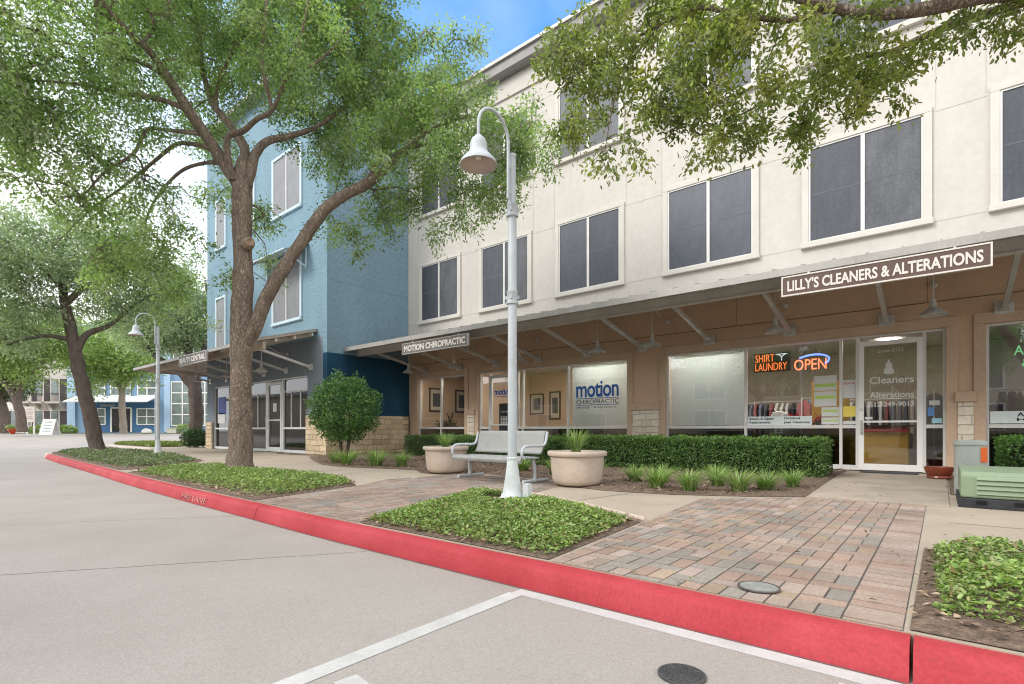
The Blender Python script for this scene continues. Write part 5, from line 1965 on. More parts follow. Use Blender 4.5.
# ---------------------------------------------------------------- trees
def tree(name, label, base, limbs, blobs, n_cl, per, L, cr, pal, barkm, seed=1, droop=0.25, asp=0.4, shape=4, tw=0.0045, shade=0.25, hang=0.0):
    """limbs: traced trunk and main limbs (x, y, z, r); blobs: (x, y, z, r) volumes that the twigs and leaves fill"""
    global RNG
    RNG = np.random.default_rng(seed)
    random.seed(seed)
    o = empty(name, base, label, 'tree')
    mb = MB()
    nodes = []
    for li, lm in enumerate(limbs):
        q = spline(lm, 7)
        thick = lm[0][3] > 0.09
        mb.tube([p[:3] for p in q], [max(0.004, p[3]) for p in q], 14 if thick else 8, wob=0.16 if thick else 0.08, seed=seed + li)
        nodes += [p[:3] for p in q[3:]]
    nodes = np.array(nodes)
    vol = np.array([b[3] ** 2.4 for b in blobs])
    cl = []
    tries = 0
    mind = 0.55 * cr * 2
    while len(cl) < n_cl and tries < n_cl * 30:
        tries += 1
        b = blobs[RNG.choice(len(blobs), p=vol / vol.sum())]
        v = RNG.normal(size=3)
        v = v / np.linalg.norm(v) * RNG.random() ** 0.42 * b[3]
        v[2] *= 0.8
        p = np.array(b[:3]) + v
        if p[2] < base[2] + 1.2:
            continue
        if cl and tries < n_cl * 12 and np.min(((np.array(cl) - p) ** 2).sum(1)) < mind ** 2 * 0.5:
            continue
        cl.append(p)
    cl = np.array(cl)
    d0 = np.array([np.min(((nodes - p) ** 2).sum(1)) for p in cl])
    cl = cl[np.argsort(d0)]
    NODE = list(map(tuple, nodes))
    owner = [-1] * len(NODE)
    arr = np.zeros((len(NODE) + len(cl) * 4, 3))
    arr[:len(NODE)] = nodes
    k = len(NODE)
    paths = []
    for i, p in enumerate(cl):
        j = int(np.argmin(((arr[:k] - p) ** 2).sum(1)))
        a = arr[j].copy()
        ln = np.linalg.norm(p - a)
        jit = RNG.normal(size=(2, 3)) * ln * 0.07
        m1 = a + (p - a) * 0.36 + jit[0] + [0, 0, droop * ln * 0.45]
        m2 = a + (p - a) * 0.72 + jit[1] + [0, 0, droop * ln * 0.40]
        paths.append([j, a, m1, m2, p.copy(), 1, owner[j]])
        for q in (m1, m2, p):
            arr[k] = q
            owner.append(i)
            k += 1
    for i in range(len(paths) - 1, -1, -1):
        if paths[i][6] >= 0:
            paths[paths[i][6]][5] += paths[i][5]
    for (j, a, m1, m2, p, cnt, ow) in paths:
        r0 = tw * (cnt ** 0.52) + 0.002
        mb.tube([a, m1, m2, p], [r0 * 1.1, r0 * .9, r0 * .72, r0 * .35 + 0.001], 6 if r0 > 0.02 else 4, caps=False)
    mb.build('trunk', barkm, o, smooth=True)
    # leaves
    n = len(cl) * per
    ci = np.repeat(np.arange(len(cl)), per)
    cc = cl[ci]
    back = np.array([pp[3] for pp in paths])[ci]
    t = RNG.random(n)[:, None] ** 0.7
    sp = RNG.normal(size=(n, 3)) * cr * np.array([0.62, 0.62, 0.48])
    P = back + (cc - back) * (0.35 + 0.75 * t) + sp
    if hang:
        P[:, 2] -= np.abs(RNG.normal(size=n)) * hang
    D = rnd_unit(n) * 0.9 + sp / cr * 0.6 + (cc - back) / np.maximum(np.linalg.norm(cc - back, axis=1, keepdims=True), .01) * 0.4 + np.array([0, 0, -0.25])
    Nn = rnd_unit(n) + np.array([0, 0, 0.9])
    ctone = pick(pal, len(cl), 0.16)
    col = ctone[ci] * 0.6 + pick(pal, n, 0.3) * 0.4
    ll = L * (0.55 + 0.75 * RNG.random(n))
    leaf_mesh('crown', M_leaf, o, P, D, Nn, ll, ll * asp * (0.8 + 0.4 * RNG.random(n)), col, shape)
    return o


def px(lst):
    """(u, v, depth, radius) -> (x, y, z, radius)"""
    return [(*at(u, v, t), r) for u, v, t, r in lst]


PAL_OAK = [(0.20, 0.32, 0.10), (0.28, 0.41, 0.12), (0.33, 0.43, 0.13), (0.12, 0.19, 0.08), (0.29, 0.37, 0.21), (0.37, 0.50, 0.18), (0.50, 0.54, 0.39), (0.08, 0.13, 0.055)]  # palest tints paint glossy highlights, the darkest the dim crown interior
T1L = [
    [(240, 478, 10.1, .36), (240, 466, 10.1, .29), (241, 440, 10.1, .255), (241, 390, 10.1, .24), (242, 330, 10.1, .235), (243, 280, 10.1, .21), (242, 235, 10.1, .195), (242, 195, 10.1, .20), (243, 172, 10.1, .18), (243, 158, 10.15, .09)],
    [(246, 345, 10.1, .17), (256, 325, 10.05, .185), (268, 295, 10.0, .175), (284, 268, 9.95, .165), (303, 240, 9.9, .155), (322, 213, 9.9, .15), (345, 195, 9.9, .14), (366, 184, 9.95, .13), (384, 170, 10.0, .11), (402, 152, 10.1, .085), (425, 145, 10.2, .06), (460, 160, 10.2, .04), (495, 165, 10.3, .02)],
    [(366, 184, 9.95, .08), (385, 150, 10.2, .07), (400, 120, 10.4, .055), (430, 95, 10.6, .04), (470, 80, 10.8, .02)],
    [(402, 152, 10.1, .06), (440, 125, 10.0, .045), (490, 115, 9.9, .03), (530, 125, 9.9, .015)],
    [(241, 190, 10.1, .16), (225, 165, 10.0, .16), (207, 137, 9.8, .14), (188, 109, 9.5, .125), (168, 78, 9.2, .11), (151, 53, 8.9, .09), (130, 33, 8.5, .07), (105, 5, 8.1, .05), (80, -40, 7.8, .03)],
    [(189, 110, 9.5, .09), (174, 104, 9.4, .07), (155, 98, 9.2, .065), (116, 92, 8.8, .05), (77, 84, 8.4, .035), (30, 80, 8.0, .02)],
    [(205, 134, 9.8, .08), (186, 132, 9.65, .06), (165, 130, 9.5, .05), (147, 130, 9.3, .045), (133, 154, 9.2, .04), (105, 172, 9.0, .03), (80, 200, 8.8, .015)],
    [(216, 151, 9.9, .08), (203, 146, 9.85, .06), (190, 144, 9.9, .055), (175, 145, 10.0, .05), (151, 164, 10.0, .045), (123, 187, 9.9, .035), (88, 212, 9.7, .025), (55, 245, 9.5, .012)],
    [(223, 163, 10.0, .08), (205, 163, 10.1, .05), (180, 172, 10.3, .045), (155, 200, 10.6, .035), (140, 235, 10.7, .025), (120, 270, 10.7, .012)],
    [(168, 78, 9.2, .06), (140, 62, 9.0, .05), (100, 50, 8.6, .035), (50, 40, 8.2, .02)],
    [(244, 190, 10.1, .15), (245, 165, 10.15, .13), (243, 145, 10.3, .12), (228, 123, 10.5, .10), (214, 105, 10.6, .09), (205, 80, 10.7, .07), (200, 40, 10.8, .05), (195, -10, 10.9, .03)],
    [(214, 105, 10.6, .07), (220, 80, 10.8, .06), (235, 45, 11.0, .045), (245, 0, 11.2, .03)],
    [(247, 186, 10.1, .15), (251, 168, 10.1, .14), (257, 152, 10.2, .115), (268, 141, 10.3, .10), (290, 136, 10.4, .085), (318, 126, 10.5, .06), (345, 105, 10.7, .045), (375, 70, 10.9, .03), (400, 40, 11.0, .015)],
    [(233, 180, 10.0, .12), (228, 160, 9.9, .10), (228, 137, 9.8, .08), (243, 131, 9.7, .075), (257, 119, 9.5, .065), (272, 110, 9.3, .055), (285, 80, 9.0, .045), (300, 40, 8.7, .035), (310, -10, 8.5, .025)],
    [(272, 110, 9.3, .05), (262, 60, 9.0, .045), (265, 20, 8.8, .04), (270, -30, 8.6, .03)],
    [(345, 105, 10.7, .035), (350, 140, 10.9, .03), (340, 175, 11.0, .02), (330, 215, 11.0, .01)],
    [(285, 80, 9.0, .035), (320, 60, 8.9, .03), (350, 30, 8.8, .02)],
]
T1L = [px([(u, v, t, r * (0.87 if i == 0 else 0.72)) for u, v, t, r in l]) for i, l in enumerate(T1L)]
T1B = px([(60, 150, 8.6, 1.25), (115, 205, 9.4, 1.15), (150, 262, 10.5, .85), (100, 262, 9.6, .75), (185, 235, 10.6, .6), (165, 300, 11, .55), (30, 60, 8.0, 1.5), (-20, 120, 8.0, 1.2),
          (100, 90, 8.8, 1.3), (100, 20, 8.6, 1.4), (160, 45, 10.4, 1.4), (200, 20, 11.6, 1.7), (205, 90, 11.4, 0.9), (255, 30, 11.3, 1.6), (310, 40, 10.6, 1.5), (310, 100, 10.9, 1.0), (265, 70, 9.6, .5), (360, 60, 10.6, 1.25),
          (355, 120, 11, 1.0), (400, 100, 10.8, 1.0), (430, 130, 10.3, .9), (455, 80, 10.9, .8), (490, 185, 10.2, .75), (460, 205, 10.1, .6), (525, 130, 10.0, .75), (530, 165, 10.0, .5), (405, 195, 10.3, .5),
          (380, 215, 10.5, .5), (335, 225, 10.9, .5), (345, 190, 11, .4), (265, 250, 11.0, .45), (225, 275, 11, .4), (215, 320, 11.2, .3), (100, -70, 8.5, 1.8), (220, -70, 10, 2.0), (330, -50, 9.5, 1.6), (440, 45, 11.2, .55), (475, 40, 11.2, .35), (-60, 30, 7.6, 1.4), (375, 5, 10.8, .7), (405, 140, 9.7, .8), (450, 150, 9.6, .8), (500, 135, 9.7, .7), (400, 60, 11, .9), (425, 100, 9.8, .8), (380, 130, 9.8, .6), (515, 190, 10, .4), (440, 230, 10.2, .3), (250, 215, 11, .5), (270, 285, 11.3, .3), (360, 245, 10.8, .4), (390, 160, 9.6, .5), (330, 150, 11, .6), (292, 138, 10.9, .45), (325, 115, 10.8, .6), (222, 150, 11.5, .6), (220, 195, 11.5, .55), (213, 120, 11.5, .6), (352, 172, 11, .5), (385, 195, 10.8, .5), (262, 148, 11, .4), (290, 60, 8.6, .5), (265, 15, 8.5, .5), (312, 20, 8.6, .6), (342, 50, 8.8, .5), (300, 95, 9.0, .4), (420, 80, 10.4, .8), (470, 120, 9.9, .7), (520, 150, 9.9, .6), (440, 180, 9.9, .55), (330, 20, 10.2, .9), (380, 80, 10.3, .8), (210, 140, 11.4, .6), (320, 140, 10.9, .55)])
tree('oak_tree', 'big live oak with a forked brown trunk in the green kerbside bed', (*at(240, 470, 10.1)[:2], 0.0), T1L, T1B, 2050, 112, 0.077, 0.17, PAL_OAK, M_bark1, 11, hang=0.12)

# the tree whose branches hang in from the upper right; its trunk stands in the right bed, outside the frame
T8L = [
    [(2.25, 4.5, -0.05, .26), (2.2, 4.5, .3, .21), (2.15, 4.5, 1.2, .19), (2.1, 4.55, 2.2, .18), (2.0, 4.6, 3.0, .17)],
    [(2.0, 4.6, 2.9, .13)] + px([(1060, -5, 4.3, .085), (1000, -6, 4.25, .07), (950, 4, 4.2, .065), (905, 12, 4.2, .062), (868, 14, 4.2, .058), (835, 8, 4.25, .05), (800, -2, 4.3, .045), (760, -25, 4.5, .035), (700, -40, 4.8, .025)]),
    px([(1050, -8, 4.4, .055), (1015, 5, 4.5, .05), (965, 20, 4.6, .045), (925, 36, 4.7, .04), (890, 52, 4.8, .032), (850, 60, 4.9, .026), (800, 85, 4.9, .018), (750, 110, 4.9, .012), (700, 135, 4.9, .008)]),
    px([(835, 8, 4.25, .032), (790, 20, 4.4, .03), (740, 15, 4.6, .028), (700, 8, 4.8, .026), (660, 25, 5.0, .022), (628, 42, 5.1, .018), (590, 62, 5.2, .012), (560, 90, 5.2, .008)]),
    px([(660, 25, 5.0, .014), (625, 70, 5.0, .012), (612, 110, 5.0, .009), (605, 150, 5.0, .005)]),
    px([(890, 52, 4.8, .02), (870, 85, 4.7, .014), (850, 120, 4.7, .007)]),
    [(2.0, 4.6, 2.9, .14), (2.3, 4.8, 3.8, .11), (2.6, 5.2, 5.0, .07), (2.8, 5.5, 6.5, .03)],
    [(2.1, 4.55, 2.4, .12), (1.6, 4.0, 3.6, .09), (1.0, 3.2, 4.8, .06), (0.4, 2.6, 5.8, .03)],
]
T8L = [T8L[0]] + [[(x, y, z, r * 0.78) for x, y, z, r in l] for l in T8L[1:]]
T8B = px([(600, 80, 5.1, .42), (575, 50, 5.2, .40), (625, 45, 5.0, .42), (580, 115, 5.1, .34), (620, 130, 5.0, .32), (650, 90, 4.9, .36), (680, 45, 4.8, .45), (700, 90, 4.8, .36), (735, 55, 4.6, .40), (755, 100, 4.6, .36),
          (740, 130, 4.7, .28), (705, 145, 4.8, .24), (690, 165, 4.8, .17), (790, 70, 4.4, .38), (820, 100, 4.6, .34), (850, 80, 4.6, .34), (810, 130, 4.7, .22), (885, 95, 4.7, .22), (875, 60, 4.7, .28), (775, 25, 4.4, .42), (850, 35, 4.3, .25),
          (915, 70, 4.6, .22), (930, 25, 4.5, .25), (965, 25, 4.5, .22), (1010, 20, 4.4, .22), (640, 10, 5.0, .40), (560, 20, 5.3, .25), (700, -20, 4.8, .5), (800, -30, 4.4, .5), (900, -40, 4.3, .5), (1000, -50, 4.3, .5), (600, -30, 5.1, .4),
          (545, 85, 5.2, .2), (610, 165, 5.0, .18), (640, 165, 5.0, .12), (660, 62, 4.9, .40), (690, 105, 4.8, .32), (560, 62, 5.2, .32), (600, 22, 5.1, .38), (650, 125, 4.9, .26), (590, 150, 5.1, .22), (722, 20, 4.7, .40)]) + [(2.6, 5.2, 6.2, 1.5), (1.0, 3.4, 5.9, 1.2), (3.6, 4.2, 5.2, 1.3), (2.4, 3.4, 6.6, 1.3)]
PAL_OAK8 = [(0.19, 0.25, 0.065), (0.26, 0.32, 0.08), (0.32, 0.36, 0.09), (0.12, 0.16, 0.06), (0.28, 0.31, 0.17), (0.36, 0.34, 0.09), (0.42, 0.46, 0.22)]
tree('overhanging_oak', 'live oak branches hanging in front of the upper windows at top right', (2.25, 4.5, 0.0), T8L, T8B, 1300, 76, 0.052, 0.085, PAL_OAK8, M_bark1, 23, asp=0.42, shape=6, tw=0.0022, hang=0.06)

# second oak by the far lamp
T2L = [px([(97, 452, 18.5, .42), (96, 446, 18.5, .34), (92, 425, 18.5, .31), (85, 395, 18.4, .29), (79, 370, 18.4, .28), (75, 350, 18.4, .26), (70, 325, 18.3, .23), (65, 303, 18.2, .20), (62, 285, 18.1, .16)]),
       px([(77, 352, 18.4, .15), (84, 337, 18.5, .15), (94, 331, 18.8, .13), (110, 325, 19.2, .10), (135, 305, 19.6, .06), (160, 290, 19.8, .03)]),
       px([(65, 305, 18.2, .15), (78, 292, 18.2, .13), (95, 282, 18.4, .11), (110, 262, 18.8, .08), (130, 240, 19.2, .05)]),
       px([(62, 288, 18.1, .13), (45, 270, 17.8, .10), (25, 255, 17.4, .07), (0, 245, 17, .04)]),
       px([(73, 340, 18.4, .12), (50, 336, 17.8, .09), (30, 338, 17.2, .06), (5, 345, 16.8, .03)]),
       px([(70, 325, 18.3, .10), (60, 260, 18.6, .08), (70, 230, 18.8, .05)])]
T2L = [[(x, y, z, r * 0.72) for x, y, z, r in l] for l in T2L]
T2B = px([(30, 265, 17.5, 1.5), (0, 290, 17.2, 1.4), (70, 270, 18.2, 1.3), (110, 265, 18.8, 1.5), (150, 290, 19.6, 1.3), (130, 310, 19.6, .9), (95, 305, 19.2, .9), (40, 310, 17.8, 1.0), (175, 265, 19.8, 1.0), (60, 235, 18.4, 1.4), (120, 230, 19, 1.2), (-25, 250, 17, 1.6), (20, 230, 17.6, 1.1), (-20, 310, 17, .9), (30, 340, 17.4, .6), (165, 320, 19.8, .6), (5, 330, 17, .8)])
_k = at(250, 242, 9.87)
_kd = (Vector((0, 0, CAMZ)) - _k).normalized() + Vector((0.5, 0.3, 0))
_kd.z = 0.1
_km = Matrix.Translation(_k) @ _kd.normalized().to_track_quat('Z', 'Y').to_matrix().to_4x4()
g = MB()
g.lathe([(0.12, -0.12), (0.10, -0.02), (0.085, 0.02), (0.065, 0.03), (0.045, 0.005), (0.0, -0.005)], 16, cap=False)
g.build('branch_scar', mat('scar_wood', (0.29, 0.21, 0.155), 0.9, var=0.35, scale=14, bump=0.6, bscale=40), bpy.data.objects['oak_tree'], M=_km, smooth=True)

PAL_GREY = [(0.29, 0.37, 0.24), (0.38, 0.46, 0.33), (0.19, 0.25, 0.16), (0.50, 0.56, 0.45), (0.31, 0.38, 0.20)]
tree('oak_tree', 'grey green oak with a leaning dark trunk at the far end of the red kerb', (*at(96, 446, 18.5)[:2], 0.0), T2L, T2B, 800, 66, 0.12, 0.30, PAL_GREY, M_bark2, 31, hang=0.1)

# tree behind the blue canopy
T3L = [px([(196, 446, 28.5, .5), (196, 435, 28.5, .36), (196, 410, 28.5, .34), (195, 392, 28.5, .34), (194, 375, 28.5, .3)]),
       px([(194, 388, 28.5, .26), (180, 372, 28.4, .22), (165, 363, 28.2, .17), (150, 350, 28, .1), (140, 330, 28, .05)]),
       px([(195, 378, 28.5, .25), (205, 350, 28.7, .2), (212, 320, 29, .12), (205, 280, 29, .05)]),
       px([(194, 376, 28.5, .25), (185, 340, 28.5, .18), (178, 300, 28.5, .1), (175, 270, 28.5, .05)])]
T3B = px([(175, 330, 28.6, 1.6), (160, 310, 28.2, 1.4), (195, 335, 29, 1.3), (150, 335, 28, 1.2), (185, 305, 28.8, 1.3), (130, 325, 28, 1.1), (170, 280, 28.6, 1.1), (205, 300, 29.4, .8)])
tree('oak_tree', 'pale green oak rising behind the left end of the blue building canopy', (*at(196, 445, 28.5)[:2], 0.0), T3L, T3B, 330, 60, 0.2, 0.5, PAL_GREY, M_bark2, 41)


def far_tree(label, u, t, vb, trunk, blobs, n_cl, pal, bk, seed, L=0.3, cr=0.8, per=50, name='street_tree'):
    limbs = [px([(a, b, t, r) for a, b, r in lm]) for lm in trunk]
    base = limbs[0][0]
    return tree(name, label, base[:3], limbs, px([(a, b, t + dt, r) for a, b, dt, r in blobs]), n_cl, per, L, cr, pal, bk, seed)


PAL_LIGHT = [(0.26, 0.36, 0.12), (0.31, 0.41, 0.15), (0.37, 0.45, 0.19), (0.21, 0.29, 0.10)]
far_tree('slender young tree with a pale trunk before the far blue shopfront', 123, 45, 433,
         [[(123.5, 433, .3), (123, 420, .26), (122, 405, .25), (122, 390, .22), (121, 375, .15)], [(122, 392, .14), (112, 378, .1), (100, 365, .06)], [(122, 390, .14), (132, 375, .1), (142, 362, .06)]],
         [(118, 360, 0, 1.9), (95, 368, -1, 1.6), (138, 365, 0, 1.5), (80, 355, 0, 1.6), (110, 340, 1, 1.7), (140, 345, 1, 1.2), (88, 385, -1, .9), (128, 380, -.5, .8)], 330, PAL_LIGHT, M_bark3, 51)
far_tree('street tree with a tan leaning trunk behind the white A-frame board', 26, 40, 432,
         [[(22, 432, .36), (21, 420, .32), (19, 408, .3), (14, 394, .28), (6, 384, .26), (-4, 376, .2)], [(17, 400, .2), (21, 385, .18), (26, 370, .1)], [(12, 392, .18), (20, 380, .12), (40, 368, .06)]],
         [(20, 350, 0, 2.2), (50, 345, 1, 2.0), (-5, 350, -1, 2.0), (62, 342, 1.5, 1.4), (35, 330, 0, 2.0), (0, 325, -1, 1.8), (25, 372, -.5, 1.0), (60, 325, 1, 1.5)], 400, PAL_LIGHT, M_bark2, 61, L=0.27)
far_tree('dark street tree at the left edge with a near black trunk', 2, 50, 432,
         [[(3, 433, .5), (3, 415, .42), (1, 398, .38), (3, 380, .3)], [(1, 398, .25), (12, 385, .18), (25, 375, .1)]],
         [(5, 375, 0, 2.4), (-15, 375, 0, 2.2), (10, 355, 0, 2.2), (-10, 392, 0, 1.4)], 260, [(0.06, 0.11, 0.04), (0.09, 0.15, 0.05), (0.05, 0.09, 0.035)], M_bark2, 71)

# ---------------------------------------------------------------- far blue shopfront building, townhouses
RM = Matrix.Rotation(YAW, 4, 'Z')                             # local x = right, local y = away from the street
GZ = 0.62
R0 = lambda u, w=60: (u - 512) / FPX * w
Zv = lambda v, w=60: CAMZ + (430 - v) / FPX * w
fx0, fx1 = R0(68), R0(222)
p = RM @ Vector(((fx0 + fx1) / 2, 60, GZ))
fb = empty('blue_shop_building', p, 'distant bright blue building with white framed windows at the street end', 'building')
M_fblue = mat('far_blue', (0.19, 0.31, 0.45), 0.85, var=0.08, scale=0.5)
M_fnavy = mat('far_navy', (0.06, 0.15, 0.29), 0.85, var=0.08, scale=0.5)
M_fpale = mat('far_pale_blue', (0.36, 0.50, 0.66), 0.85, var=0.08, scale=0.5)
M_fglass = mat('far_glass', (0.16, 0.20, 0.19), 0.15, var=0.4, scale=0.8, spec=0.7)
g = MB()
g.box(fx0, 60, GZ - 0.8, fx1, 75, Zv(325))
g.build('wall', M_fblue, fb, M=RM)
g = MB()
g.box(R0(88), 59.94, GZ, R0(157), 59.999, Zv(402))
g.build('lower_wall', M_fnavy, fb, M=RM)
g = MB()
g.box(R0(165), 59.8, GZ, R0(171), 59.999, Zv(330))
g.build('pilaster', M_fpale, fb, M=RM)
g = MB()
g.box(fx0, 59.85, GZ, R0(76), 59.999, Zv(330))
g.build('pilaster', M_fpale, fb, M=RM)
g = MB()
g.xprism([(58.2, Zv(403)), (60, Zv(397)), (60, Zv(396)), (58.2, Zv(402))], R0(76), R0(158))
g.build('awning', mat('far_awning', (0.62, 0.63, 0.64), 0.6), fb, M=RM)
text('lettering', 'ARTISAN SALON', M_whiteL, fb, RM @ Vector((R0(101), 59.9, Zv(406.5))), RM.to_3x3() @ Vector((1, 0, 0)), Z1, R0(116) - R0(101), 0.25, 0.03)


def far_window(a, b, v0, v1, nx_, nz_):
    x0, x1, z0, z1 = R0(a), R0(b), Zv(v1), Zv(v0)
    g = MB()
    t = 0.12
    y0 = 59.86
    for i in range(nx_ + 1):
        x = x0 + (x1 - x0) * i / nx_
        g.box(x - t / 2, y0, z0, x + t / 2, 59.93, z1)
    for j in range(nz_ + 1):
        z = z0 + (z1 - z0) * j / nz_
        g.box(x0, y0 + 0.004, z - t / 2, x1, 59.928, z + t / 2)
    w = g.build('window', M_white, fb, M=RM)
    g = MB()
    g.box(x0, 59.90, z0, x1, 59.936, z1)
    g.build('pane', M_fglass, w, M=RM)


far_window(137.8, 157, 408.7, 424.5, 2, 2)
far_window(138.5, 157, 380.5, 395.5, 2, 2)
far_window(111.5, 131, 380.5, 395.5, 2, 2)
far_window(90, 105.5, 380.5, 395.5, 2, 2)
far_window(98.5, 106, 408.5, 424.5, 1, 2)
far_window(172, 194, 382, 425.5, 2, 4)
far_window(197, 214, 382, 425.5, 2, 4)
far_window(137, 157, 348, 366, 2, 2)
far_window(174, 194, 340, 366, 2, 2)
x0, x1 = R0(112), R0(132)
g = MB()
for x in (x0, R0(121.5), x1):
    g.box(x - 0.08, 59.84, GZ, x + 0.08, 59.93, Zv(408.5))
g.box(x0, 59.845, Zv(408.5), x1, 59.93, Zv(407.3))
d = g.build('door', M_white, fb, M=RM)
g = MB()
g.box(x0, 59.89, GZ + .05, x1, 59.936, Zv(408.5))
g.build('glass', mat('far_door_glass', (0.03, 0.028, 0.03), 0.2, var=0.5, scale=2, spec=0.6), d, M=RM)
# gabled upper storey
g = MB()
ga, gb = R0(150), R0(212)
gm = (ga + gb) / 2
g.yprism([(ga, Zv(325)), (gb, Zv(325)), (gb, Zv(314)), (gm, Zv(291)), (ga, Zv(314))], 60.0, 72)
g.build('gable', mat('far_gable', (0.55, 0.62, 0.64), 0.85, var=0.05), fb, M=RM)
g = MB()
for a, b in (((ga - 1, Zv(316)), (gm, Zv(289))), ((gb + 1, Zv(316)), (gm, Zv(289)))):
    q0, q1 = a, b
    g.yprism([(q0[0], q0[1]), (q1[0], q1[1]), (q1[0], q1[1] + 0.35), (q0[0], q0[1] + 0.35)], 59.2, 72.5)
g.build('roof', mat('far_roof', (0.22, 0.26, 0.30), 0.7), fb, M=RM)
g = MB()
g.box(R0(152), 59.7, Zv(325), R0(210), 60.0, Zv(321))
g.build('cornice', M_white, fb, M=RM)

M_town = mat('town_stucco', (0.50, 0.46, 0.42), 0.88, var=0.08, scale=0.5)
M_town2 = mat('town_stucco_pale', (0.62, 0.59, 0.55), 0.88, var=0.06, scale=0.5)
M_tdark = mat('town_dark', (0.05, 0.04, 0.04), 0.6, var=0.2)
for i, (ua, ub, w, lb) in enumerate(((50, 68.5, 60.5, 'grey beige townhouse with a balcony, next to the far blue building'), (37, 50, 63.5, 'middle grey beige townhouse with a dark railed balcony'),
                                     (26, 37, 66.5, 'grey beige townhouse behind the A-frame board'), (-12, 24, 72, 'pale townhouse half hidden behind the tan trunk at far left'))):
    x0, x1 = R0(ua, w), R0(ub, w)
    o = empty('townhouse', RM @ Vector(((x0 + x1) / 2, w, GZ)), lb, 'townhouse')
    top = Zv(352 - 6 * (i % 2), w)
    mm = M_town2 if i == 3 else M_town
    g = MB()
    g.box(x0, w, GZ - 0.8, x1 - 0.02, w + 10, top)
    g.build('wall', mm, o, M=RM)
    g = MB()
    g.box(x0 - 0.2, w - 0.25, top, x1 - 0.02, w + 10.2, top + 0.25)
    g.build('roof', M_white, o, M=RM)
    n = 1 if i < 3 else 3
    for k in range(n):
        a = x0 + (x1 - x0) * (k + 0.12) / n
        b = x0 + (x1 - x0) * (k + 0.88) / n
        zb = Zv(402, w)
        if i < 3:
            g = MB()
            g.box(a, w - 1.0, zb - 0.2, b, w - 0.002, zb)
            for xx in (a + 0.15, b - 0.15):
                g.add([(xx - .08, w - .002, zb - .2), (xx + .08, w - .002, zb - .2), (xx + .08, w - .9, zb - .2), (xx - .08, w - .9, zb - .2), (xx - .08, w - .002, zb - 1.0), (xx + .08, w - .002, zb - 1.0)], [(0, 3, 4), (1, 5, 2), (3, 2, 5, 4), (0, 1, 2, 3)])
            bal = g.build('balcony', mm, o, M=RM)
            g = MB()
            g.box(a, w - 1.0, zb + 0.95, b, w - 0.95, zb + 1.0)
            xx = a
            while xx < b:
                g.box(xx, w - 0.98, zb, xx + 0.04, w - 0.96, zb + 0.95)
                xx += 0.12
            g.build('railing', M_tdark, bal, M=RM)
        for (zz0, zz1, nm) in ((GZ + 0.05, Zv(411, w), 'door'), (zb + 0.05, Zv(379, w), 'balcony_door')):
            g = MB()
            m_ = (a + b) / 2
            g.box(m_ + 0.1, w - 0.05, zz0, m_ + 1.0, w - 0.002, zz1)
            g.build(nm, M_tdark, o, M=RM)
            g = MB()
            g.box(m_ - 0.9, w - 0.06, zz0 + 0.8, m_ - 0.15, w - 0.002, zz1)
            g.build('window', M_fglass, o, M=RM)

# small things at the street end
def frame_pt(u, v, t):
    q = at(u, v, t)
    return q


q = RM @ Vector((R0(28.5, 46), 46, 0))
gz = ROAD + rise(q.x, q.y)
o = empty('notice_board', (q.x, q.y, gz), 'pale notice board on two white posts far down the street', 'notice board')
xa, xb = R0(24, 46), R0(34.5, 46)
g = MB()
g.box(xa, 46, Zv(422, 46), xb, 46.08, Zv(406.5, 46))
g.build('panel', mat('board_cream', (0.66, 0.58, 0.52), 0.7, var=0.08, scale=2), o, M=RM)
g = MB()
for xx in (xa + 0.12, xb - 0.2):
    g.box(xx, 46.085, gz, xx + 0.1, 46.17, Zv(407, 46))
g.build('post', M_white, o, M=RM)
g = MB()
for (ra, rb, v) in ((0.3, 0.75, 409.5), (0.15, 0.9, 412.5), (0.2, 0.8, 414.5), (0.35, 0.75, 417.2), (0.15, 0.85, 418.8)):
    g.box(xa + (xb - xa) * ra, 45.994, Zv(v, 46), xa + (xb - xa) * rb, 45.999, Zv(v - 0.7, 46))
g.build('lettering', mat('board_print', (0.33, 0.30, 0.28), 0.7), o, M=RM)
q = RM @ Vector((R0(49, 44), 44, 0))
gz = ROAD + rise(q.x, q.y)
o = empty('a_frame_board', (q.x, q.y, gz), 'white A-frame sandwich board standing at the far kerb', 'sandwich board')
xa, xb = R0(43.5, 44), R0(56.5, 44)
zt = Zv(419, 44)
for s in (-1, 1):
    g = MB()
    g.add([(xa, 44 + s * 0.45, gz), (xb, 44 + s * 0.45, gz), (xb, 44 + s * 0.04, zt), (xa, 44 + s * 0.04, zt),
           (xa, 44 + s * 0.40, gz), (xb, 44 + s * 0.40, gz), (xb, 44 + s * 0.0 + s * 0.005, zt), (xa, 44 + s * 0.005, zt)],
          [(0, 1, 2, 3), (7, 6, 5, 4), (0, 4, 5, 1), (1, 5, 6, 2), (2, 6, 7, 3), (3, 7, 4, 0)])
    g.build('panel', M_white, o, M=RM)
g = MB()
for (ra, rb, k) in ((0.2, 0.8, 0.78), (0.2, 0.8, 0.58), (0.2, 0.8, 0.38), (0.2, 0.8, 0.2)):
    z = gz + (zt - gz) * k
    yy_ = 44 - 0.45 + 0.41 * k - 0.01
    g.box(xa + (xb - xa) * ra, yy_ - 0.006, z, xa + (xb - xa) * rb, yy_, z + 0.07)
g.build('lettering', mat('board_blue', (0.48, 0.54, 0.6), 0.7), o, M=RM)
q = RM @ Vector((R0(12.5, 46), 46, 0))
gz = ROAD + rise(q.x, q.y)
o = empty('red_planter', (q.x, q.y, gz), 'round red planter with green leaves at the far kerb', 'planter')
g = MB()
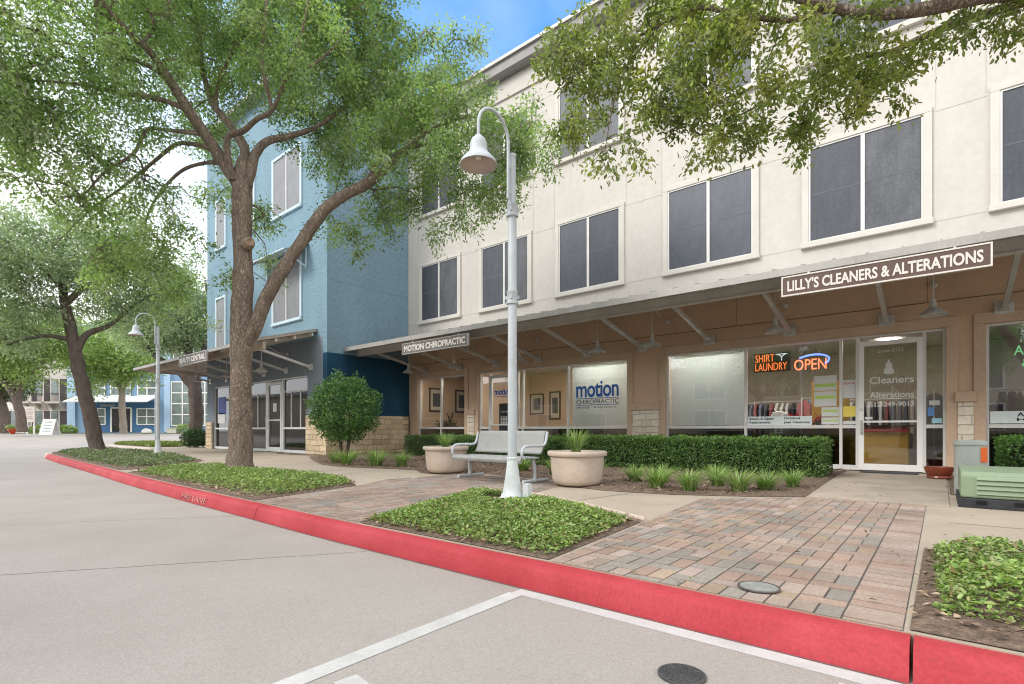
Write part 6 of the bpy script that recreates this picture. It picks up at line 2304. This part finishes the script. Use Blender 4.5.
g.lathe([(0.15, 0), (0.2, 0.05), (0.16, 0.1), (0.28, 0.25), (0.36, 0.42), (0.38, 0.5), (0.34, 0.5), (0.3, 0.42)], 20, (q.x, q.y, gz))
g.build('pot', mat('red_pot', (0.5, 0.06, 0.03), 0.5), o, smooth=True)
n = 260
leaf_mesh('foliage', M_leafS, o, np.array([q.x, q.y, gz + .62]) + RNG.normal(size=(n, 3)) * [.2, .2, .12], rnd_unit(n), rnd_unit(n), .14 + .08 * RNG.random(n), .05 + .03 * RNG.random(n), pick(PAL_LIGHT, n), 4)
for (u, w, s, lb) in ((146.5, 56, 0.9, 'white boulder before the far blue shop window'),):
    q = RM @ Vector((R0(u, w), w, 0))
    gz = ROAD + rise(q.x, q.y)
    bm = bmesh.new()
    bmesh.ops.create_icosphere(bm, subdivisions=3, radius=0.5 * s)
    for v in bm.verts:
        v.co *= 1 + 0.3 * noise.noise(v.co * 2.4)
        v.co.z *= 0.75
        v.co.x *= 1.3
    me = bpy.data.meshes.new('boulder')
    bm.to_mesh(me)
    bm.free()
    me.transform(Matrix.Translation((q.x, q.y, gz + 0.2)))
    tag(link_mesh('boulder', me, mat('boulder_white', (0.6, 0.58, 0.55), 0.9, var=0.2, scale=4, bump=0.5), origin=(q.x, q.y, gz)), lb, 'boulder')
q = RM @ Vector((R0(171, 54), 54, 0))
gz = ROAD + rise(q.x, q.y)
g = MB()
g.box(R0(166.5, 54), 54, gz, R0(176, 54), 54.5, gz + 0.55)
g.box(R0(166, 54), 53.95, gz + 0.55, R0(176.5, 54), 54.55, gz + 0.62)
tag(g.build('stone_bench', M_town2, M=RM, origin=(q.x, q.y, gz)), 'pale low stone bench before the far blue building', 'bench')
for (u, w, r, lb) in ((185, 55, .9, 'light green bush before the tall far blue window'), (67, 56, .8, 'small green bush at the foot of the beige townhouse'), (38, 58, .8, 'dark bush behind the A-frame board')):
    q = RM @ Vector((R0(u, w), w, 0))
    gz = ROAD + rise(q.x, q.y)
    n = 700
    d = rnd_unit(n)
    P = np.array([q.x, q.y, gz + r * .4]) + d * r * (.7 + .35 * RNG.random((n, 1))) * [1, 1, .6]
    o = leaf_mesh('bush', M_leafS, None, P, d + rnd_unit(n), rnd_unit(n), .22 + .1 * RNG.random(n), .12 + .05 * RNG.random(n), pick(PAL_LIGHT, n), 4, origin=(q.x, q.y, gz))
    tag(o, lb, 'bush')
# kerb and verge across the far junction
g = MB()
pts = []
for u in np.linspace(-60, 160, 40):
    q = RM @ Vector((R0(u, 50), 50, 0))
    pts.append((q.x, q.y))
strip(g, pts, 0.45, 0)
for i, v in enumerate(g.v):
    g.v[i] = (v[0], v[1], ROAD + rise(v[0], v[1]) + 0.06)
tag(g.build('far_kerb', mat('far_kerb_paint', (0.60, 0.34, 0.32), 0.8, var=0.25, scale=1)), kind='structure')
g = MB()
strip(g, [(p[0] - S * 3.2, p[1] + C * 3.2) for p in pts], 5.6, 0)
for i, v in enumerate(g.v):
    g.v[i] = (v[0], v[1], ROAD + rise(v[0], v[1]) + 0.05)
tag(g.build('far_verge', mat('far_verge_grass', (0.24, 0.27, 0.12), 0.95, var=0.3, scale=0.6)), kind='structure')

# ---------------------------------------------------------------- across the street (seen only as reflections in the glass)
ob = empty('apartment_building', (-6, -17, ROAD), 'tan apartment building across the street, reflected in the shop windows', 'building')
g = MB()
g.box(-90, -30, ROAD - .1, 26, -17, 5.6)
g.build('wall', mat('apartment_tan', (0.46, 0.39, 0.31), 0.9, var=0.08, scale=0.6), ob)
g = MB()
g.box(-90.4, -30, 5.6, 26.4, -16.5, 6.0)
g.build('roof', M_tin, ob)
for i in range(11):
    for z in (0.8, 3.3):
        x = -32 + i * 5.4
        g = MB()
        g.box(x, -16.99, z, x + 2.6, -16.95, z + 1.7)
        w = g.build('window', M_white, ob)
        g = MB()
        g.box(x + .1, -16.949, z + .1, x + 1.25, -16.94, z + 1.6)
        g.box(x + 1.35, -16.949, z + .1, x + 2.5, -16.94, z + 1.6)
        g.build('pane', M_screen, w)
for i, (x, y, lb) in enumerate(((-9, -10.0, 'oak across the street, reflected behind the neon signs'), (-1.5, -10.5, 'oak across the street, reflected in the glass shop door'), (-24, -9.5, 'oak across the street, reflected in the clinic door and the blue storefront'), (-40, -9.0, 'farthest oak across the street, beyond the frame'))):
    tree('oak_tree', lb, (x, y, ROAD), [[(x, y, ROAD, .3), (x + .1, y, 1.5, .24), (x, y + .1, 3, .2), (x - .2, y, 4.5, .12), (x, y, 6.5, .05)], [(x, y, 2.8, .15), (x + 1.2, y, 4.2, .1), (x + 2.6, y, 5.2, .05)], [(x, y, 2.9, .15), (x - 1.3, y + .3, 4.3, .1), (x - 2.8, y, 5.0, .05)]],
         [(x, y, 6.4, 2.3), (x + 2.8, y, 5.6, 2.0), (x - 2.8, y, 5.6, 2.0), (x, y + 1.6, 5.2, 1.6), (x, y, 7.8, 1.8), (x + 1.4, y, 4.6, 1.0), (x - 1.4, y, 4.6, 1.0)], 480, 60, 0.26, 0.6, PAL_OAK, M_bark2, 81 + i)

# ---------------------------------------------------------------- world, sun, camera
SUN_EL, SUN_AZ = math.radians(36), math.radians(205)          # azimuth measured clockwise from +Y
w = bpy.data.worlds.new('World')
SC.world = w
w.use_nodes = True
N, L = w.node_tree.nodes, w.node_tree.links
bg = N['Background']
sky = N.new('ShaderNodeTexSky')
sky.sky_type = 'NISHITA'
sky.sun_disc = False
sky.sun_elevation = SUN_EL
sky.sun_rotation = SUN_AZ
sky.air_density = 1.3
sky.dust_density = 1.0
sky.ozone_density = 2.0
tc = N.new('ShaderNodeTexCoord')
nz = N.new('ShaderNodeTexNoise')
nz.inputs['Scale'].default_value = 2.3
nz.inputs['Detail'].default_value = 7
L.new(tc.outputs['Generated'], nz.inputs['Vector'])
# a break in the clouds high over the street to the north-west, thin overcast elsewhere
brk = (at(470, 5, 10) - Vector((0, 0, CAMZ))).normalized()
dt = N.new('ShaderNodeVectorMath')
dt.operation = 'DOT_PRODUCT'
L.new(tc.outputs['Generated'], dt.inputs[0])
dt.inputs[1].default_value = brk
mr = N.new('ShaderNodeMapRange')
mr.inputs['From Min'].default_value = 0.80
mr.inputs['From Max'].default_value = 0.95
mr.inputs['To Min'].default_value = 1.0
mr.inputs['To Max'].default_value = 0.0
L.new(dt.outputs['Value'], mr.inputs['Value'])
ad = N.new('ShaderNodeMath')
ad.operation = 'MULTIPLY_ADD'
ad.inputs[1].default_value = 0.9
L.new(nz.outputs['Fac'], ad.inputs[0])
ml = N.new('ShaderNodeMath')
ml.operation = 'MULTIPLY_ADD'
ml.inputs[1].default_value = 1.0
ml.inputs[2].default_value = -0.35
L.new(mr.outputs[0], ml.inputs[0])
L.new(ml.outputs[0], ad.inputs[2])
ad.use_clamp = True
mix = N.new('ShaderNodeMix')
mix.data_type = 'RGBA'
L.new(ad.outputs[0], mix.inputs[0])
hs = N.new('ShaderNodeHueSaturation')
hs.inputs['Saturation'].default_value = 1.6
hs.inputs['Value'].default_value = 2.2
L.new(sky.outputs[0], hs.inputs['Color'])
L.new(hs.outputs[0], mix.inputs[6])
mix.inputs[7].default_value = (14.6, 14.8, 15.2, 1)
L.new(mix.outputs[2], bg.inputs[0])
bg.inputs[1].default_value = 0.10
sd = bpy.data.lights.new('sun', 'SUN')
sd.energy = 1.5
sd.angle = math.radians(17)
sd.color = (1.0, 0.965, 0.91)
so = bpy.data.objects.new('sun', sd)
COL.objects.link(so)
dirv = Vector((math.sin(SUN_AZ) * math.cos(SUN_EL), math.cos(SUN_AZ) * math.cos(SUN_EL), math.sin(SUN_EL)))
so.location = dirv * 50
so.rotation_euler = dirv.to_track_quat('Z', 'Y').to_euler()

cd = bpy.data.cameras.new('camera')
cd.sensor_width = 36
cd.lens = 36 * FPX / 1024
cd.shift_y = (430 - 342) / 1024
cd.clip_start = 0.05
cd.clip_end = 1500
co = bpy.data.objects.new('camera', cd)
COL.objects.link(co)
co.location = (0, 0, CAMZ)
co.rotation_euler = (PI / 2, 0, YAW)
SC.camera = co

SC.view_settings.view_transform = 'Standard'
SC.view_settings.look = 'None'
SC.view_settings.exposure = 0.52
SC.view_settings.gamma = 1
SC.view_settings.use_curve_mapping = False
SC.render.engine = 'CYCLES'
SC.cycles.max_bounces = 8
SC.cycles.transparent_max_bounces = 12
SC.cycles.use_denoising = True
SC.cycles.filter_width = 1.1
